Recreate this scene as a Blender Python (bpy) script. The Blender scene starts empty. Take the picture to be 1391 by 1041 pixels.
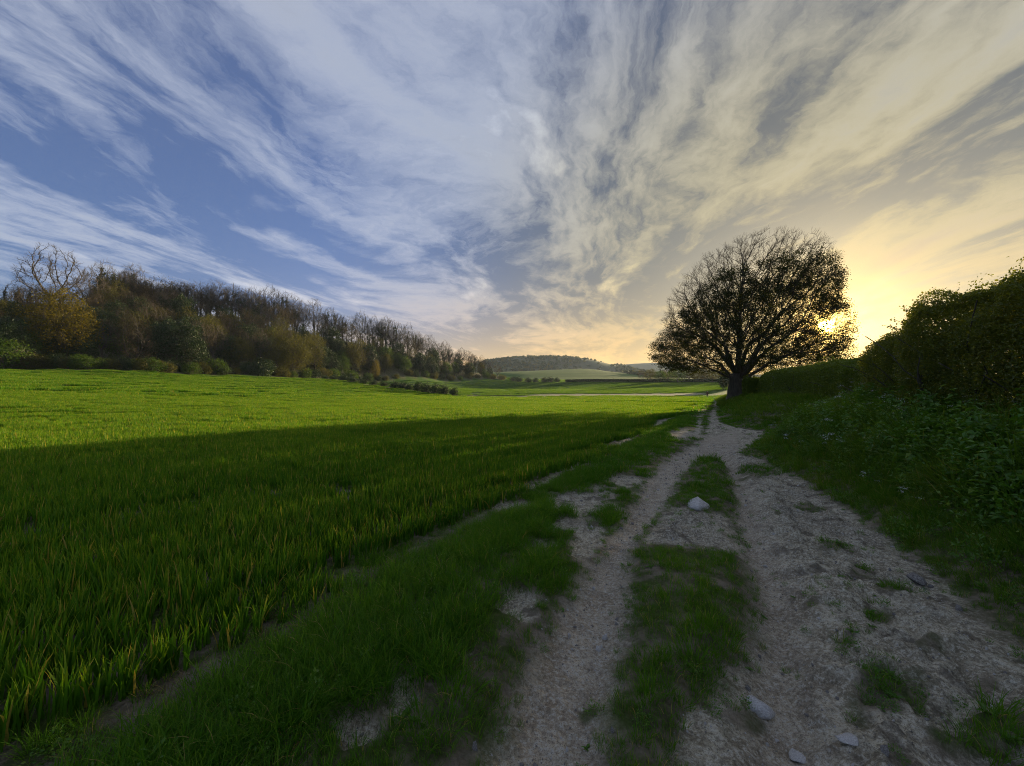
import bpy, math, random
import numpy as np
from mathutils import Vector, Matrix

rng = np.random.default_rng(7)
random.seed(7)
scene = bpy.context.scene
COL = scene.collection
R = math.radians
DENOISE = True

# ------------------------------------------------------------------ camera
CAM_H, TILT, FPX, CU, CV = 1.6, R(1.22), 540.0, 695.5, 520.5
cam_data = bpy.data.cameras.new('camera')
cam_data.sensor_width = 36.0
cam_data.lens = 36.0 * FPX / 1391.0
cam_data.clip_start = 0.05
cam_data.clip_end = 20000
cam = bpy.data.objects.new('camera', cam_data)
cam.location = (0, 0, CAM_H)
cam.rotation_euler = (R(90) + TILT, 0, 0)
COL.objects.link(cam)
scene.camera = cam

# ------------------------------------------------------------------ sun, sky, exposure
SUN_AZ, SUN_EL = R(38.4), R(7.3)
SUND = Vector((math.sin(SUN_AZ) * math.cos(SUN_EL), math.cos(SUN_AZ) * math.cos(SUN_EL), math.sin(SUN_EL)))
sun_data = bpy.data.lights.new('sun', 'SUN')
sun_data.energy = 2.8
sun_data.angle = R(0.5)
sun_data.color = (1.0, 0.78, 0.46)
sun = bpy.data.objects.new('sun', sun_data)
sun.rotation_euler = (-SUND).to_track_quat('-Z', 'Y').to_euler()
COL.objects.link(sun)

scene.view_settings.view_transform = 'Standard'
scene.view_settings.look = 'None'
scene.view_settings.exposure = 2.12
scene.view_settings.gamma = 1.0
scene.view_settings.use_curve_mapping = False
cy = scene.cycles
cy.max_bounces = 8
cy.diffuse_bounces = 3
cy.transmission_bounces = 4
cy.volume_bounces = 1
cy.filter_width = 1.0
cy.use_denoising = DENOISE
cy.denoising_prefilter = 'NONE'
cy.caustics_reflective = False
cy.caustics_refractive = False

world = bpy.data.worlds.new('World')
scene.world = world
world.use_nodes = True


class NB:
    """small helper to write node trees as expressions"""
    def __init__(s, nt):
        s.nt = nt

    def n(s, typ, **kw):
        nd = s.nt.nodes.new(typ)
        for k, v in kw.items():
            setattr(nd, k, v)
        return nd

    def put(s, sock, v):
        if v is None:
            return
        if isinstance(v, (int, float, tuple, list)):
            if isinstance(v, (tuple, list)) and sock.type == 'RGBA' and len(v) == 3:
                v = (*v, 1)
            sock.default_value = v
        else:
            s.nt.links.new(v, sock)

    def m(s, op, a, b=None, c=None, clamp=False):
        nd = s.n('ShaderNodeMath', operation=op, use_clamp=clamp)
        for i, v in enumerate((a, b, c)):
            s.put(nd.inputs[i], v)
        return nd.outputs[0]

    def vm(s, op, a, b=None):
        nd = s.n('ShaderNodeVectorMath', operation=op)
        s.put(nd.inputs[0], a)
        s.put(nd.inputs[1], b)
        return nd.outputs['Value'] if op in ('DOT_PRODUCT', 'LENGTH') else nd.outputs[0]

    def xyz(s, x, y, z=0.0):
        nd = s.n('ShaderNodeCombineXYZ')
        for i, v in enumerate((x, y, z)):
            s.put(nd.inputs[i], v)
        return nd.outputs[0]

    def sep(s, v):
        nd = s.n('ShaderNodeSeparateXYZ')
        s.put(nd.inputs[0], v)
        return nd.outputs

    def noise(s, vec, scale, detail=4, rough=0.5, dist=0.0, lac=2.0, out=0):
        nd = s.n('ShaderNodeTexNoise')
        s.put(nd.inputs['Vector'], vec)
        s.put(nd.inputs['Scale'], scale)
        s.put(nd.inputs['Detail'], detail)
        s.put(nd.inputs['Roughness'], rough)
        s.put(nd.inputs['Distortion'], dist)
        s.put(nd.inputs['Lacunarity'], lac)
        return nd.outputs[out]

    def ss(s, x, a, b, lo=0.0, hi=1.0):
        nd = s.n('ShaderNodeMapRange', interpolation_type='SMOOTHSTEP')
        for i, v in enumerate((x, a, b, lo, hi)):
            s.put(nd.inputs[i], v)
        return nd.outputs[0]

    def mix(s, f, a, b, mode='MIX'):
        nd = s.n('ShaderNodeMix', data_type='RGBA', blend_type=mode)
        s.put(nd.inputs[0], f)
        s.put(nd.inputs[6], a)
        s.put(nd.inputs[7], b)
        return nd.outputs[2]


def build_world():
    nt = world.node_tree
    nt.nodes.clear()
    b = NB(nt)
    d = b.n('ShaderNodeTexCoord').outputs['Generated']
    dx, dy, dz = b.sep(d)
    sky = b.n('ShaderNodeTexSky', sky_type='NISHITA')
    sky.sun_disc = False
    sky.sun_elevation = SUN_EL
    sky.sun_rotation = SUN_AZ
    sky.air_density = 1.0
    sky.dust_density = 1.2
    sky.ozone_density = 2.0
    base = sky.outputs[0]
    # angle to the sun
    cosg = b.vm('DOT_PRODUCT', d, tuple(SUND))
    g01 = b.m('MULTIPLY_ADD', cosg, 0.5, 0.5)
    zc = b.m('MAXIMUM', dz, 0.0)
    # high cloud sheet: direction projected on a level layer, streets of cirrus run at azimuth PSI
    PSI = R(14)
    den = b.m('ADD', zc, 0.07)
    u = b.m('DIVIDE', dx, den)
    v = b.m('DIVIDE', dy, den)
    al = b.m('ADD', b.m('MULTIPLY', u, math.sin(PSI)), b.m('MULTIPLY', v, math.cos(PSI)))
    ac = b.m('SUBTRACT', b.m('MULTIPLY', u, math.cos(PSI)), b.m('MULTIPLY', v, math.sin(PSI)))
    p = b.xyz(ac, al, 0.0)
    # slow bends along the streets, finer feathering across them
    w1 = b.vm('SUBTRACT', b.noise(b.vm('MULTIPLY', p, (0.42, 0.24, 1.0)), 1.0, 2, 0.45, out=1), (0.5, 0.5, 0.5))
    pw = b.vm('ADD', p, b.vm('MULTIPLY', w1, (2.1, 1.6, 0.0)))
    w2 = b.vm('SUBTRACT', b.noise(b.vm('MULTIPLY', pw, (1.5, 0.8, 1.0)), 1.0, 3, 0.5, out=1), (0.5, 0.5, 0.5))
    pw2 = b.vm('ADD', pw, b.vm('MULTIPLY', w2, (0.34, 0.5, 0.0)))
    fib = b.noise(b.vm('MULTIPLY', pw2, (1.5, 0.55, 1.0)), 1.0, 12, 0.56)
    pat = b.noise(b.vm('ADD', b.vm('MULTIPLY', pw, (0.70, 0.42, 1.0)), (3.7, 1.3, 0.0)), 1.0, 4, 0.5)
    puf = b.noise(b.vm('ADD', b.vm('MULTIPLY', pw2, (1.0, 0.72, 1.0)), (9.1, 4.2, 0)), 1.7, 12, 0.60)
    w3 = b.vm('SUBTRACT', b.noise(p, 5.0, 5, 0.62, out=1), (0.5, 0.5, 0.5))
    pw3 = b.vm('ADD', pw2, b.vm('MULTIPLY', w3, (0.16, 0.16, 0.0)))
    fine = b.noise(b.vm('MULTIPLY', pw3, (3.6, 1.5, 1.0)), 1.7, 10, 0.64)
    side = b.ss(ac, -2.5, 2.2)                     # the veil is thicker towards the sunward side
    c1 = b.m('ADD', b.m('MULTIPLY', fib, 1.0), b.m('MULTIPLY', pat, 0.8))
    c1 = b.m('ADD', c1, b.m('MULTIPLY', b.m('SUBTRACT', fine, 0.5), 0.72))
    c1 = b.m('ADD', c1, b.m('MULTIPLY_ADD', side, 0.05, 0.08))
    cl = b.ss(c1, 0.81, 1.25)
    c2 = b.ss(b.m('ADD', puf, b.m('MULTIPLY', b.m('SUBTRACT', fib, 0.5), 0.8)), 0.52, 0.78)
    cloud = b.m('MAXIMUM', b.m('MULTIPLY', cl, 0.80), b.m('MULTIPLY_ADD', c2, 0.85, 0.10), clamp=True)
    # clear sky, tinted and levelled
    hz = b.m('POWER', b.m('SUBTRACT', 1.0, zc, clamp=True), 9.0)
    clear = b.mix(1.0, base, b.mix(b.ss(g01, 0.70, 0.98), SKY_TINT, SKY_TINT_SUN), 'MULTIPLY')
    # cloud light: cool away from the sun, cream near it
    near = b.ss(g01, 0.82, 1.0)
    ccol = b.mix(near, CLOUD_COOL, CLOUD_WARM)
    ccol = b.mix(b.m('MULTIPLY', b.ss(c1, 0.98, 1.35), 0.62), ccol, CLOUD_THICK)
    ccol = b.mix(b.m('MULTIPLY', hz, b.ss(g01, 0.6, 0.97)), ccol, HORIZON)
    s = b.mix(cloud, clear, ccol)
    s = b.mix(b.m('MULTIPLY', b.m('POWER', b.m('SUBTRACT', 1.0, zc, clamp=True), 10.0), b.ss(g01, 0.45, 0.97, 0.08, 0.85)), s, HORIZON)
    # aureole and disc of the low sun seen through the veil
    ga = b.m('MULTIPLY', b.m('ARCCOSINE', b.m('MINIMUM', cosg, 1.0)), 57.29578)
    aur = b.m('ADD', b.m('MULTIPLY', b.m('EXPONENT', b.m('MULTIPLY', ga, -1 / 1.4)), 22.0),
              b.m('MULTIPLY', b.m('EXPONENT', b.m('MULTIPLY', ga, -1 / 6.0)), 2.5))
    aur = b.m('MULTIPLY', aur, b.m('MULTIPLY_ADD', fine, 0.8, 0.6))
    disc = b.m('MULTIPLY', b.ss(ga, 0.9, 0.35), 260.0)
    s = b.mix(1.0, s, b.mix(1.0, (1.0, 0.60, 0.09), b.m('ADD', aur, disc), 'MULTIPLY'), 'ADD')
    bg = b.n('ShaderNodeBackground')
    b.put(bg.inputs[0], s)
    bg.inputs[1].default_value = 0.1
    out = b.n('ShaderNodeOutputWorld')
    nt.links.new(bg.outputs[0], out.inputs[0])


SKY_TINT = (0.140, 0.218, 0.40)
SKY_TINT_SUN = (0.066, 0.080, 0.098)
CLOUD_COOL = (1.45, 1.58, 1.88)
CLOUD_WARM = (1.85, 1.6, 0.88)
CLOUD_THICK = (0.72, 0.80, 0.98)
HORIZON = (3.4, 1.85, 0.38)
build_world()

# ------------------------------------------------------------------ geometry helpers
def ray_xy(u, v, depth=None, z=0.0):
    """where the sight line of a measured photo point meets level z (or reaches a given distance ahead)"""
    a, c = (u - CU) / FPX, -(v - CV) / FPX
    ct, st = math.cos(TILT), math.sin(TILT)
    y, zz = ct - c * st, st + c * ct
    t = depth / y if depth is not None else (z - CAM_H) / zz
    return (a * t, y * t, CAM_H + zz * t)


def G(pts):
    """measured points on the level track and verge -> plan positions (metres)"""
    return np.array([ray_xy(u, v)[:2] for u, v in pts])


def D(u, v, dist):
    return ray_xy(u, v, depth=dist)


def smooth(x, a, b):
    t = np.clip((x - a) / (b - a), 0, 1)
    return t * t * (3 - 2 * t)


def vnoise(x, y, seed=0):
    xi, yi = np.floor(x).astype(np.int64), np.floor(y).astype(np.int64)
    fx, fy = x - xi, y - yi
    def g(ix, iy, dx, dy):
        h = (ix * 374761393 + iy * 668265263 + seed * 974634777) & 0xffffffff
        h = ((h ^ (h >> 13)) * 1274126177) & 0xffffffff
        h = h ^ (h >> 16)
        a = (h & 0xffff) / 65536.0 * 6.2831853
        return np.cos(a) * dx + np.sin(a) * dy
    ux, uy = fx * fx * fx * (fx * (fx * 6 - 15) + 10), fy * fy * fy * (fy * (fy * 6 - 15) + 10)
    n0 = g(xi, yi, fx, fy) * (1 - ux) + g(xi + 1, yi, fx - 1, fy) * ux
    n1 = g(xi, yi + 1, fx, fy - 1) * (1 - ux) + g(xi + 1, yi + 1, fx - 1, fy - 1) * ux
    return (n0 * (1 - uy) + n1 * uy) * 1.5


def fbm(x, y, f, octv=4, seed=0, gain=0.5):
    s, a, t = 0, 1.0, 0
    for i in range(octv):
        s = s + a * vnoise(x * f + 17.3 * i, y * f - 9.1 * i, seed + i)
        t += a
        a *= gain
        f *= 2.03
    return s / t


def poly_sd(P, poly, closed=True):
    """distance to a polygon (negative inside) or, open, signed by side (positive on the right of travel)"""
    x, y = P[:, 0], P[:, 1]
    n = len(poly)
    dmin = np.full(len(P), 1e18)
    inside = np.zeros(len(P), bool)
    side = np.ones(len(P))
    for i in range(n if closed else n - 1):
        ax, ay = poly[i]
        bx, by = poly[(i + 1) % n]
        ex, ey = bx - ax, by - ay
        t = np.clip(((x - ax) * ex + (y - ay) * ey) / (ex * ex + ey * ey + 1e-12), 0, 1)
        qx, qy = x - ax - t * ex, y - ay - t * ey
        d = qx * qx + qy * qy
        m = d < dmin
        dmin[m] = d[m]
        if closed:
            if ay != by:
                c = ((ay > y) != (by > y)) & (x < (bx - ax) * (y - ay) / (by - ay) + ax)
                inside ^= c
        else:
            side[m] = np.where(ex * qy - ey * qx > 0, -1.0, 1.0)[m]
    d = np.sqrt(dmin)
    return np.where(inside, -d, d) if closed else d * side


def mesh_np(name, V, F, mats=(), attrs=None, smooth_shade=False, midx=None):
    """V (n,3); F (m,3|4) -> mesh, with optional per-vertex float attributes"""
    V = np.asarray(V, np.float32)
    F = np.asarray(F, np.int32)
    me = bpy.data.meshes.new(name)
    me.vertices.add(len(V))
    me.vertices.foreach_set('co', V.ravel())
    k = F.shape[1]
    me.loops.add(F.size)
    me.loops.foreach_set('vertex_index', F.ravel())
    me.polygons.add(len(F))
    me.polygons.foreach_set('loop_start', np.arange(len(F), dtype=np.int32) * k)
    if midx is not None:
        me.polygons.foreach_set('material_index', np.asarray(midx, np.int32))
    for m in mats:
        me.materials.append(m)
    for an, av in (attrs or {}).items():
        av = np.asarray(av, np.float32)
        if av.ndim == 1:
            a = me.attributes.new(an, 'FLOAT', 'POINT')
            a.data.foreach_set('value', av)
        else:
            a = me.attributes.new(an, 'FLOAT_COLOR', 'POINT')
            a.data.foreach_set('color', np.c_[av, np.ones(len(av))].astype(np.float32).ravel() if av.shape[1] == 3 else av.ravel())
    me.update(calc_edges=True)
    me.polygons.foreach_set('use_smooth', np.full(len(F), smooth_shade))
    return me


def link(name, me, parent=None, **props):
    o = bpy.data.objects.new(name, me)
    COL.objects.link(o)
    if parent is not None:
        o.parent = parent
    for k, v in props.items():
        o[k] = v
    return o


def thing(name, label, category, loc=(0, 0, 0), rz=0.0, scale=1.0, group=None):
    o = bpy.data.objects.new(name, None)
    o.empty_display_size = 0.2
    COL.objects.link(o)
    o.location = loc
    o.rotation_euler = (0, 0, rz)
    o.scale = (scale,) * 3 if isinstance(scale, (int, float)) else scale
    o['label'] = label
    o['category'] = category
    if group:
        o['group'] = group
    return o


def copy_thing(root, loc, rz, scale, label, group=None):
    r = root.copy()
    COL.objects.link(r)
    r.location, r.rotation_euler = loc, (0, 0, rz)
    r.scale = (scale,) * 3 if isinstance(scale, (int, float)) else scale
    r['label'] = label
    if group:
        r['group'] = group
    elif 'group' in r:
        del r['group']
    for ch in root.children:
        c = ch.copy()
        COL.objects.link(c)
        c.parent = r
        for g in ch.children:
            q = g.copy()
            COL.objects.link(q)
            q.parent = c
    return r


# ------------------------------------------------------------------ materials
def new_mat(name):
    m = bpy.data.materials.new(name)
    m.use_nodes = True
    m.node_tree.nodes.clear()
    return m, NB(m.node_tree)


def finish(b, shader, disp=None):
    o = b.n('ShaderNodeOutputMaterial')
    b.nt.links.new(shader, o.inputs[0])


def attr(b, name, fac=True):
    nd = b.n('ShaderNodeAttribute', attribute_name=name)
    return nd.outputs['Fac'] if fac else nd.outputs['Color']


def leaf_mat(name, c0, c1, c2=None, transl=0.4, rough=0.5, var=0.9, spec=0.18):
    """two or three leaf colours mixed by a per-leaf attribute and by soft world-space patches"""
    m, b = new_mat(name)
    pos = b.n('ShaderNodeNewGeometry').outputs['Position']
    t = attr(b, 'tint')
    nz = b.noise(pos, var, 3, 0.5)
    f = b.m('ADD', b.m('MULTIPLY', t, 0.6), b.m('MULTIPLY', b.ss(nz, 0.3, 0.7), 0.4), clamp=True)
    col = b.mix(f, c0, c1)
    if c2:
        col = b.mix(b.ss(t, 0.86, 1.0), col, c2)
    p = b.n('ShaderNodeBsdfPrincipled')
    b.put(p.inputs['Base Color'], col)
    p.inputs['Roughness'].default_value = rough
    p.inputs['Specular IOR Level'].default_value = spec
    tr = b.n('ShaderNodeBsdfTranslucent')
    b.put(tr.inputs[0], b.mix(1.0, col, (1.5, 1.35, 0.6), 'MULTIPLY'))
    mx = b.n('ShaderNodeMixShader')
    mx.inputs[0].default_value = transl
    b.nt.links.new(p.outputs[0], mx.inputs[1])
    b.nt.links.new(tr.outputs[0], mx.inputs[2])
    finish(b, mx.outputs[0])
    return m


def blade_mat(name, c0, c1, tip, dry, transl=0.4, scale=0.15, patch=0.5):
    m, b = new_mat(name)
    pos = b.n('ShaderNodeNewGeometry').outputs['Position']
    t, h = attr(b, 'tint'), attr(b, 'along')
    nz = b.noise(pos, scale, 4, 0.55)
    f = b.m('ADD', b.m('MULTIPLY', t, 1 - patch), b.m('MULTIPLY', b.ss(nz, 0.32, 0.68), patch), clamp=True)
    col = b.mix(f, c0, c1)
    col = b.mix(b.m('MULTIPLY', b.ss(h, 0.55, 1.0), b.ss(t, 0.15, 0.9)), col, tip)
    col = b.mix(b.ss(t, 0.93, 0.97), col, dry)
    p = b.n('ShaderNodeBsdfPrincipled')
    b.put(p.inputs['Base Color'], col)
    p.inputs['Roughness'].default_value = 0.62
    p.inputs['Specular IOR Level'].default_value = 0.14
    tr = b.n('ShaderNodeBsdfTranslucent')
    b.put(tr.inputs[0], b.mix(1.0, col, (1.45, 1.35, 0.55), 'MULTIPLY'))
    mx = b.n('ShaderNodeMixShader')
    mx.inputs[0].default_value = transl
    b.nt.links.new(p.outputs[0], mx.inputs[1])
    b.nt.links.new(tr.outputs[0], mx.inputs[2])
    finish(b, mx.outputs[0])
    return m


def bark_mat(name, c0, c1, scale=6.0):
    m, b = new_mat(name)
    co = b.n('ShaderNodeTexCoord').outputs['Object']
    v = b.vm('MULTIPLY', co, (1.0, 1.0, 0.22))
    n1 = b.noise(v, scale, 6, 0.65)
    n2 = b.noise(co, 0.7, 3, 0.5)
    col = b.mix(b.ss(n1, 0.3, 0.7), c0, c1)
    col = b.mix(b.m('MULTIPLY', b.ss(n2, 0.5, 0.75), 0.5), col, (0.045, 0.055, 0.025))
    p = b.n('ShaderNodeBsdfPrincipled')
    b.put(p.inputs['Base Color'], col)
    p.inputs['Roughness'].default_value = 0.9
    bp = b.n('ShaderNodeBump')
    bp.inputs['Strength'].default_value = 0.7
    bp.inputs['Distance'].default_value = 0.04
    b.put(bp.inputs['Height'], n1)
    b.put(p.inputs['Normal'], bp.outputs[0])
    finish(b, p.outputs[0])
    return m


def ground_mat():
    m, b = new_mat('ground_soil_chalk')
    pos = b.n('ShaderNodeNewGeometry').outputs['Position']
    k = b.n('ShaderNodeSeparateColor')
    b.put(k.inputs[0], attr(b, 'cover', False))
    bare, crop, grav = k.outputs[0], k.outputs[1], k.outputs[2]
    n_big = b.noise(pos, 0.9, 5, 0.6)
    n_med = b.noise(pos, 6.0, 6, 0.65)
    n_fin = b.noise(pos, 45.0, 6, 0.7)
    n_grit = b.noise(pos, 160.0, 4, 0.7)
    vor = b.n('ShaderNodeTexVoronoi', feature='F1')
    b.put(vor.inputs['Vector'], b.vm('ADD', pos, b.vm('MULTIPLY', b.noise(pos, 9.0, 3, 0.6, out=1), (0.12, 0.12, 0.12))))
    vor.inputs['Scale'].default_value = 22.0
    # chalky clay: pale grey-buff, browner damp patches, painted crevice shade, white crumbs
    chalk = b.mix(b.ss(n_med, 0.34, 0.68), (0.290, 0.250, 0.165), (0.620, 0.560, 0.405))
    chalk = b.mix(b.m('MULTIPLY', b.ss(n_big, 0.46, 0.66), 0.6), chalk, (0.230, 0.200, 0.150))
    chalk = b.mix(b.m('MULTIPLY', b.ss(n_fin, 0.50, 0.60), 0.7), chalk, (0.70, 0.65, 0.51))
    chalk = b.mix(b.m('MULTIPLY', b.ss(n_fin, 0.48, 0.40), 0.65), chalk, (0.19, 0.16, 0.11))
    chalk = b.mix(b.m('MULTIPLY', b.ss(n_grit, 0.54, 0.62), 0.7), chalk, (0.12, 0.105, 0.075))
    dk = b.noise(b.vm('ADD', pos, (5.3, 2.2, 0)), 3.4, 7, 0.68)
    chalk = b.mix(b.m('MULTIPLY', b.ss(dk, 0.53, 0.62), 0.8), chalk, (0.125, 0.105, 0.075))  # dark blotches put the missing shade of clods and crevices into the colour
    path = b.mix(b.ss(n_med, 0.3, 0.7), (0.34, 0.28, 0.195), (0.56, 0.485, 0.355))
    path = b.mix(b.m('MULTIPLY', b.ss(n_fin, 0.51, 0.60), 0.75), path, (0.60, 0.57, 0.48))
    path = b.mix(b.m('MULTIPLY', b.ss(n_fin, 0.47, 0.40), 0.6), path, (0.20, 0.16, 0.115))
    path = b.mix(b.m('MULTIPLY', b.ss(n_grit, 0.54, 0.62), 0.7), path, (0.12, 0.10, 0.08))
    soil = b.mix(b.ss(n_med, 0.3, 0.7), (0.100, 0.080, 0.052), (0.24, 0.20, 0.140))
    sward = b.mix(b.ss(n_med, 0.3, 0.7), (0.050, 0.085, 0.014), (0.095, 0.125, 0.028))
    far = b.noise(b.vm('MULTIPLY', pos, (0.02, 0.05, 0.0)), 1.0, 5, 0.6)
    cropc = b.mix(b.ss(far, 0.35, 0.65), (0.040, 0.105, 0.012), (0.065, 0.135, 0.018))
    col = b.mix(grav, chalk, path)
    col = b.mix(bare, b.mix(b.ss(b.noise(pos, 3.0, 4, 0.6), 0.35, 0.6), sward, soil), col)
    col = b.mix(crop, col, cropc)
    p = b.n('ShaderNodeBsdfPrincipled')
    b.put(p.inputs['Base Color'], col)
    p.inputs['Roughness'].default_value = 0.95
    p.inputs['Specular IOR Level'].default_value = 0.1
    hgt = b.m('ADD', b.m('MULTIPLY', n_fin, 0.35), b.m('ADD', b.m('MULTIPLY', n_grit, 0.12), b.m('MULTIPLY', vor.outputs['Distance'], 0.5)))
    hgt = b.m('ADD', hgt, b.m('MULTIPLY', n_med, 0.9))
    bp = b.n('ShaderNodeBump')
    bp.inputs['Strength'].default_value = 0.9
    bp.inputs['Distance'].default_value = 0.07
    b.put(bp.inputs['Height'], hgt)
    b.put(p.inputs['Normal'], bp.outputs[0])
    finish(b, p.outputs[0])
    return m


def stone_mat(name, c0, c1):
    m, b = new_mat(name)
    co = b.n('ShaderNodeTexCoord').outputs['Object']
    n1 = b.noise(co, 9.0, 6, 0.6)
    n2 = b.noise(co, 40.0, 4, 0.7)
    col = b.mix(b.ss(n1, 0.3, 0.7), c0, c1)
    col = b.mix(b.m('MULTIPLY', b.ss(n2, 0.55, 0.7), 0.5), col, (0.16, 0.14, 0.115))
    p = b.n('ShaderNodeBsdfPrincipled')
    b.put(p.inputs['Base Color'], col)
    p.inputs['Roughness'].default_value = 0.85
    bp = b.n('ShaderNodeBump')
    bp.inputs['Strength'].default_value = 0.5
    bp.inputs['Distance'].default_value = 0.02
    b.put(bp.inputs['Height'], b.m('ADD', n1, b.m('MULTIPLY', n2, 0.4)))
    b.put(p.inputs['Normal'], bp.outputs[0])
    finish(b, p.outputs[0])
    return m


def plain_mat(name, col, rough=0.8):
    m, b = new_mat(name)
    co = b.n('ShaderNodeTexCoord').outputs['Object']
    c = b.mix(b.m('MULTIPLY', b.noise(co, 14.0, 4, 0.6), 0.5), col, tuple(x * 0.6 for x in col))
    p = b.n('ShaderNodeBsdfPrincipled')
    b.put(p.inputs['Base Color'], c)
    p.inputs['Roughness'].default_value = rough
    finish(b, p.outputs[0])
    return m


M_GROUND = ground_mat()
M_WHEAT = blade_mat('wheat_leaf', (0.042, 0.138, 0.007), (0.090, 0.210, 0.011), (0.190, 0.260, 0.018), (0.33, 0.27, 0.06), 0.46, 0.12, 0.45)
M_CROP2 = blade_mat('far_crop_leaf', (0.045, 0.125, 0.012), (0.080, 0.170, 0.020), (0.120, 0.190, 0.022), (0.16, 0.17, 0.05), 0.45, 0.03, 0.7)
M_GRASS = blade_mat('verge_grass_blade', (0.046, 0.145, 0.007), (0.092, 0.215, 0.012), (0.150, 0.255, 0.020), (0.34, 0.28, 0.10), 0.46, 0.9, 0.5)
M_DRY = blade_mat('straw_blade', (0.10, 0.095, 0.035), (0.17, 0.15, 0.06), (0.22, 0.19, 0.085), (0.28, 0.24, 0.12), 0.3, 0.9, 0.5)
M_BANK = blade_mat('bank_grass_blade', (0.062, 0.145, 0.010), (0.120, 0.205, 0.018), (0.200, 0.265, 0.034), (0.28, 0.25, 0.08), 0.46, 0.7, 0.5)
M_WEED = leaf_mat('bank_weed_leaf', (0.055, 0.160, 0.012), (0.115, 0.230, 0.024), (0.190, 0.290, 0.045), 0.42, 0.42, 1.2, 0.5)
M_HEDGE = leaf_mat('hawthorn_leaf', (0.080, 0.115, 0.012), (0.175, 0.195, 0.022), (0.270, 0.250, 0.032), 0.5, 0.42, 0.9, 0.5)
M_HEDGE2 = leaf_mat('clipped_hedge_leaf', (0.075, 0.130, 0.012), (0.155, 0.205, 0.022), (0.220, 0.240, 0.032), 0.48, 0.42, 0.5, 0.5)
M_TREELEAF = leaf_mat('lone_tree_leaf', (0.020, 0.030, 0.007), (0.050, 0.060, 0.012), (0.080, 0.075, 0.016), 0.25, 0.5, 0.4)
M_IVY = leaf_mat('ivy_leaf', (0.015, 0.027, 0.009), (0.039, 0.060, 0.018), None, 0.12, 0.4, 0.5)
M_OLIVE = leaf_mat('olive_budding_leaf', (0.044, 0.053, 0.012), (0.094, 0.094, 0.020), (0.120, 0.112, 0.024), 0.4, 0.6, 0.15)
M_GOLD = leaf_mat('golden_budding_leaf', (0.061, 0.058, 0.007), (0.137, 0.115, 0.012), (0.194, 0.151, 0.014), 0.45, 0.6, 0.2)
M_GREEN = leaf_mat('fresh_green_leaf', (0.030, 0.068, 0.009), (0.064, 0.115, 0.015), (0.093, 0.145, 0.020), 0.42, 0.55, 0.2)
M_DARK = leaf_mat('evergreen_leaf', (0.017, 0.036, 0.013), (0.039, 0.067, 0.021), None, 0.15, 0.45, 0.2)
M_RUST = leaf_mat('russet_bud', (0.040, 0.032, 0.016), (0.076, 0.059, 0.027), None, 0.3, 0.7, 0.2)
M_BARK = bark_mat('lone_tree_bark', (0.040, 0.032, 0.024), (0.090, 0.072, 0.055), 7.0)
M_TWIG = bark_mat('twig_bark', (0.055, 0.042, 0.032), (0.105, 0.080, 0.060), 4.0)
M_WOODBARK = bark_mat('woodland_bark', (0.045, 0.038, 0.030), (0.090, 0.074, 0.058), 3.0)
M_WOODTWIG = bark_mat('woodland_twig', (0.051, 0.041, 0.032), (0.093, 0.073, 0.054), 3.0)
M_STEM = bark_mat('hedge_stem', (0.050, 0.040, 0.030), (0.120, 0.100, 0.080), 20.0)
M_STONE = stone_mat('white_chalk_stone', (0.34, 0.32, 0.29), (0.55, 0.53, 0.49))
M_STONE2 = stone_mat('grey_flint', (0.075, 0.065, 0.055), (0.30, 0.28, 0.25))
M_FLOWER = plain_mat('white_petal', (0.75, 0.75, 0.70), 0.6)

# ------------------------------------------------------------------ plan of the place (metres; camera stands at the origin looking along +Y)
EDGE_R = np.array([(0.2, -6), (2.5, 0.8), (3.2, 2.45), (4.15, 4.7), (5.3, 7.9), (6.5, 11), (8.8, 13.2), (10.3, 15.6), (10.7, 19.5),
                   (15.9, 30.5), (20.4, 40), (28, 55), (36, 71), (55, 108), (75, 145)])
FIELD_EDGE = np.vstack([[(-7.2, -6)], G([(40, 1110), (150, 1010), (350, 890), (480, 800), (620, 725), (680, 695), (740, 662), (800, 630), (860, 600), (930, 563), (948, 552)]),
                        [D(955, 546.0, 56)[:2], D(955, 541, 95)[:2], D(952, 538.5, 118)[:2]]])
FAR_EDGE = [D(*a)[:2] for a in ((900, 537.5, 112), (800, 539, 104), (700, 540, 100), (620, 540, 97), (530, 529, 118), (440, 517, 155), (400, 514.5, 165), (250, 508.5, 125), (130, 503.5, 105), (0, 500, 95))]
FIELD = np.vstack([FIELD_EDGE, FAR_EDGE, [(-150, 70), (-150, -60), (-12, -60)]])
STRIP = np.array([D(*a)[:2] for a in ((957, 537.2, 119), (900, 538.2, 111.5), (800, 539.4, 104.5), (720, 540, 101), (660, 540.4, 98.8), (620, 540.4, 97.4),
                                      (620, 539.6, 99.5), (660, 539.3, 102), (712, 538.8, 104.5), (735, 536.9, 117), (800, 535.5, 128), (880, 535.3, 131), (957, 536.0, 131))])
TRACK_L = np.vstack([[(-1.35, -6), (-0.95, -6), (0.05, 0.4)],
                     G([(815, 1041), (825, 950), (846, 850), (850, 770), (868, 735), (890, 700), (906, 680), (925, 645), (950, 624), (1000, 612), (1000, 584), (960, 594),
                        (915, 618), (880, 648), (855, 690), (822, 742), (790, 790), (748, 860), (706, 950), (672, 1041)]), [(-0.5, 0.4)]])
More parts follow.
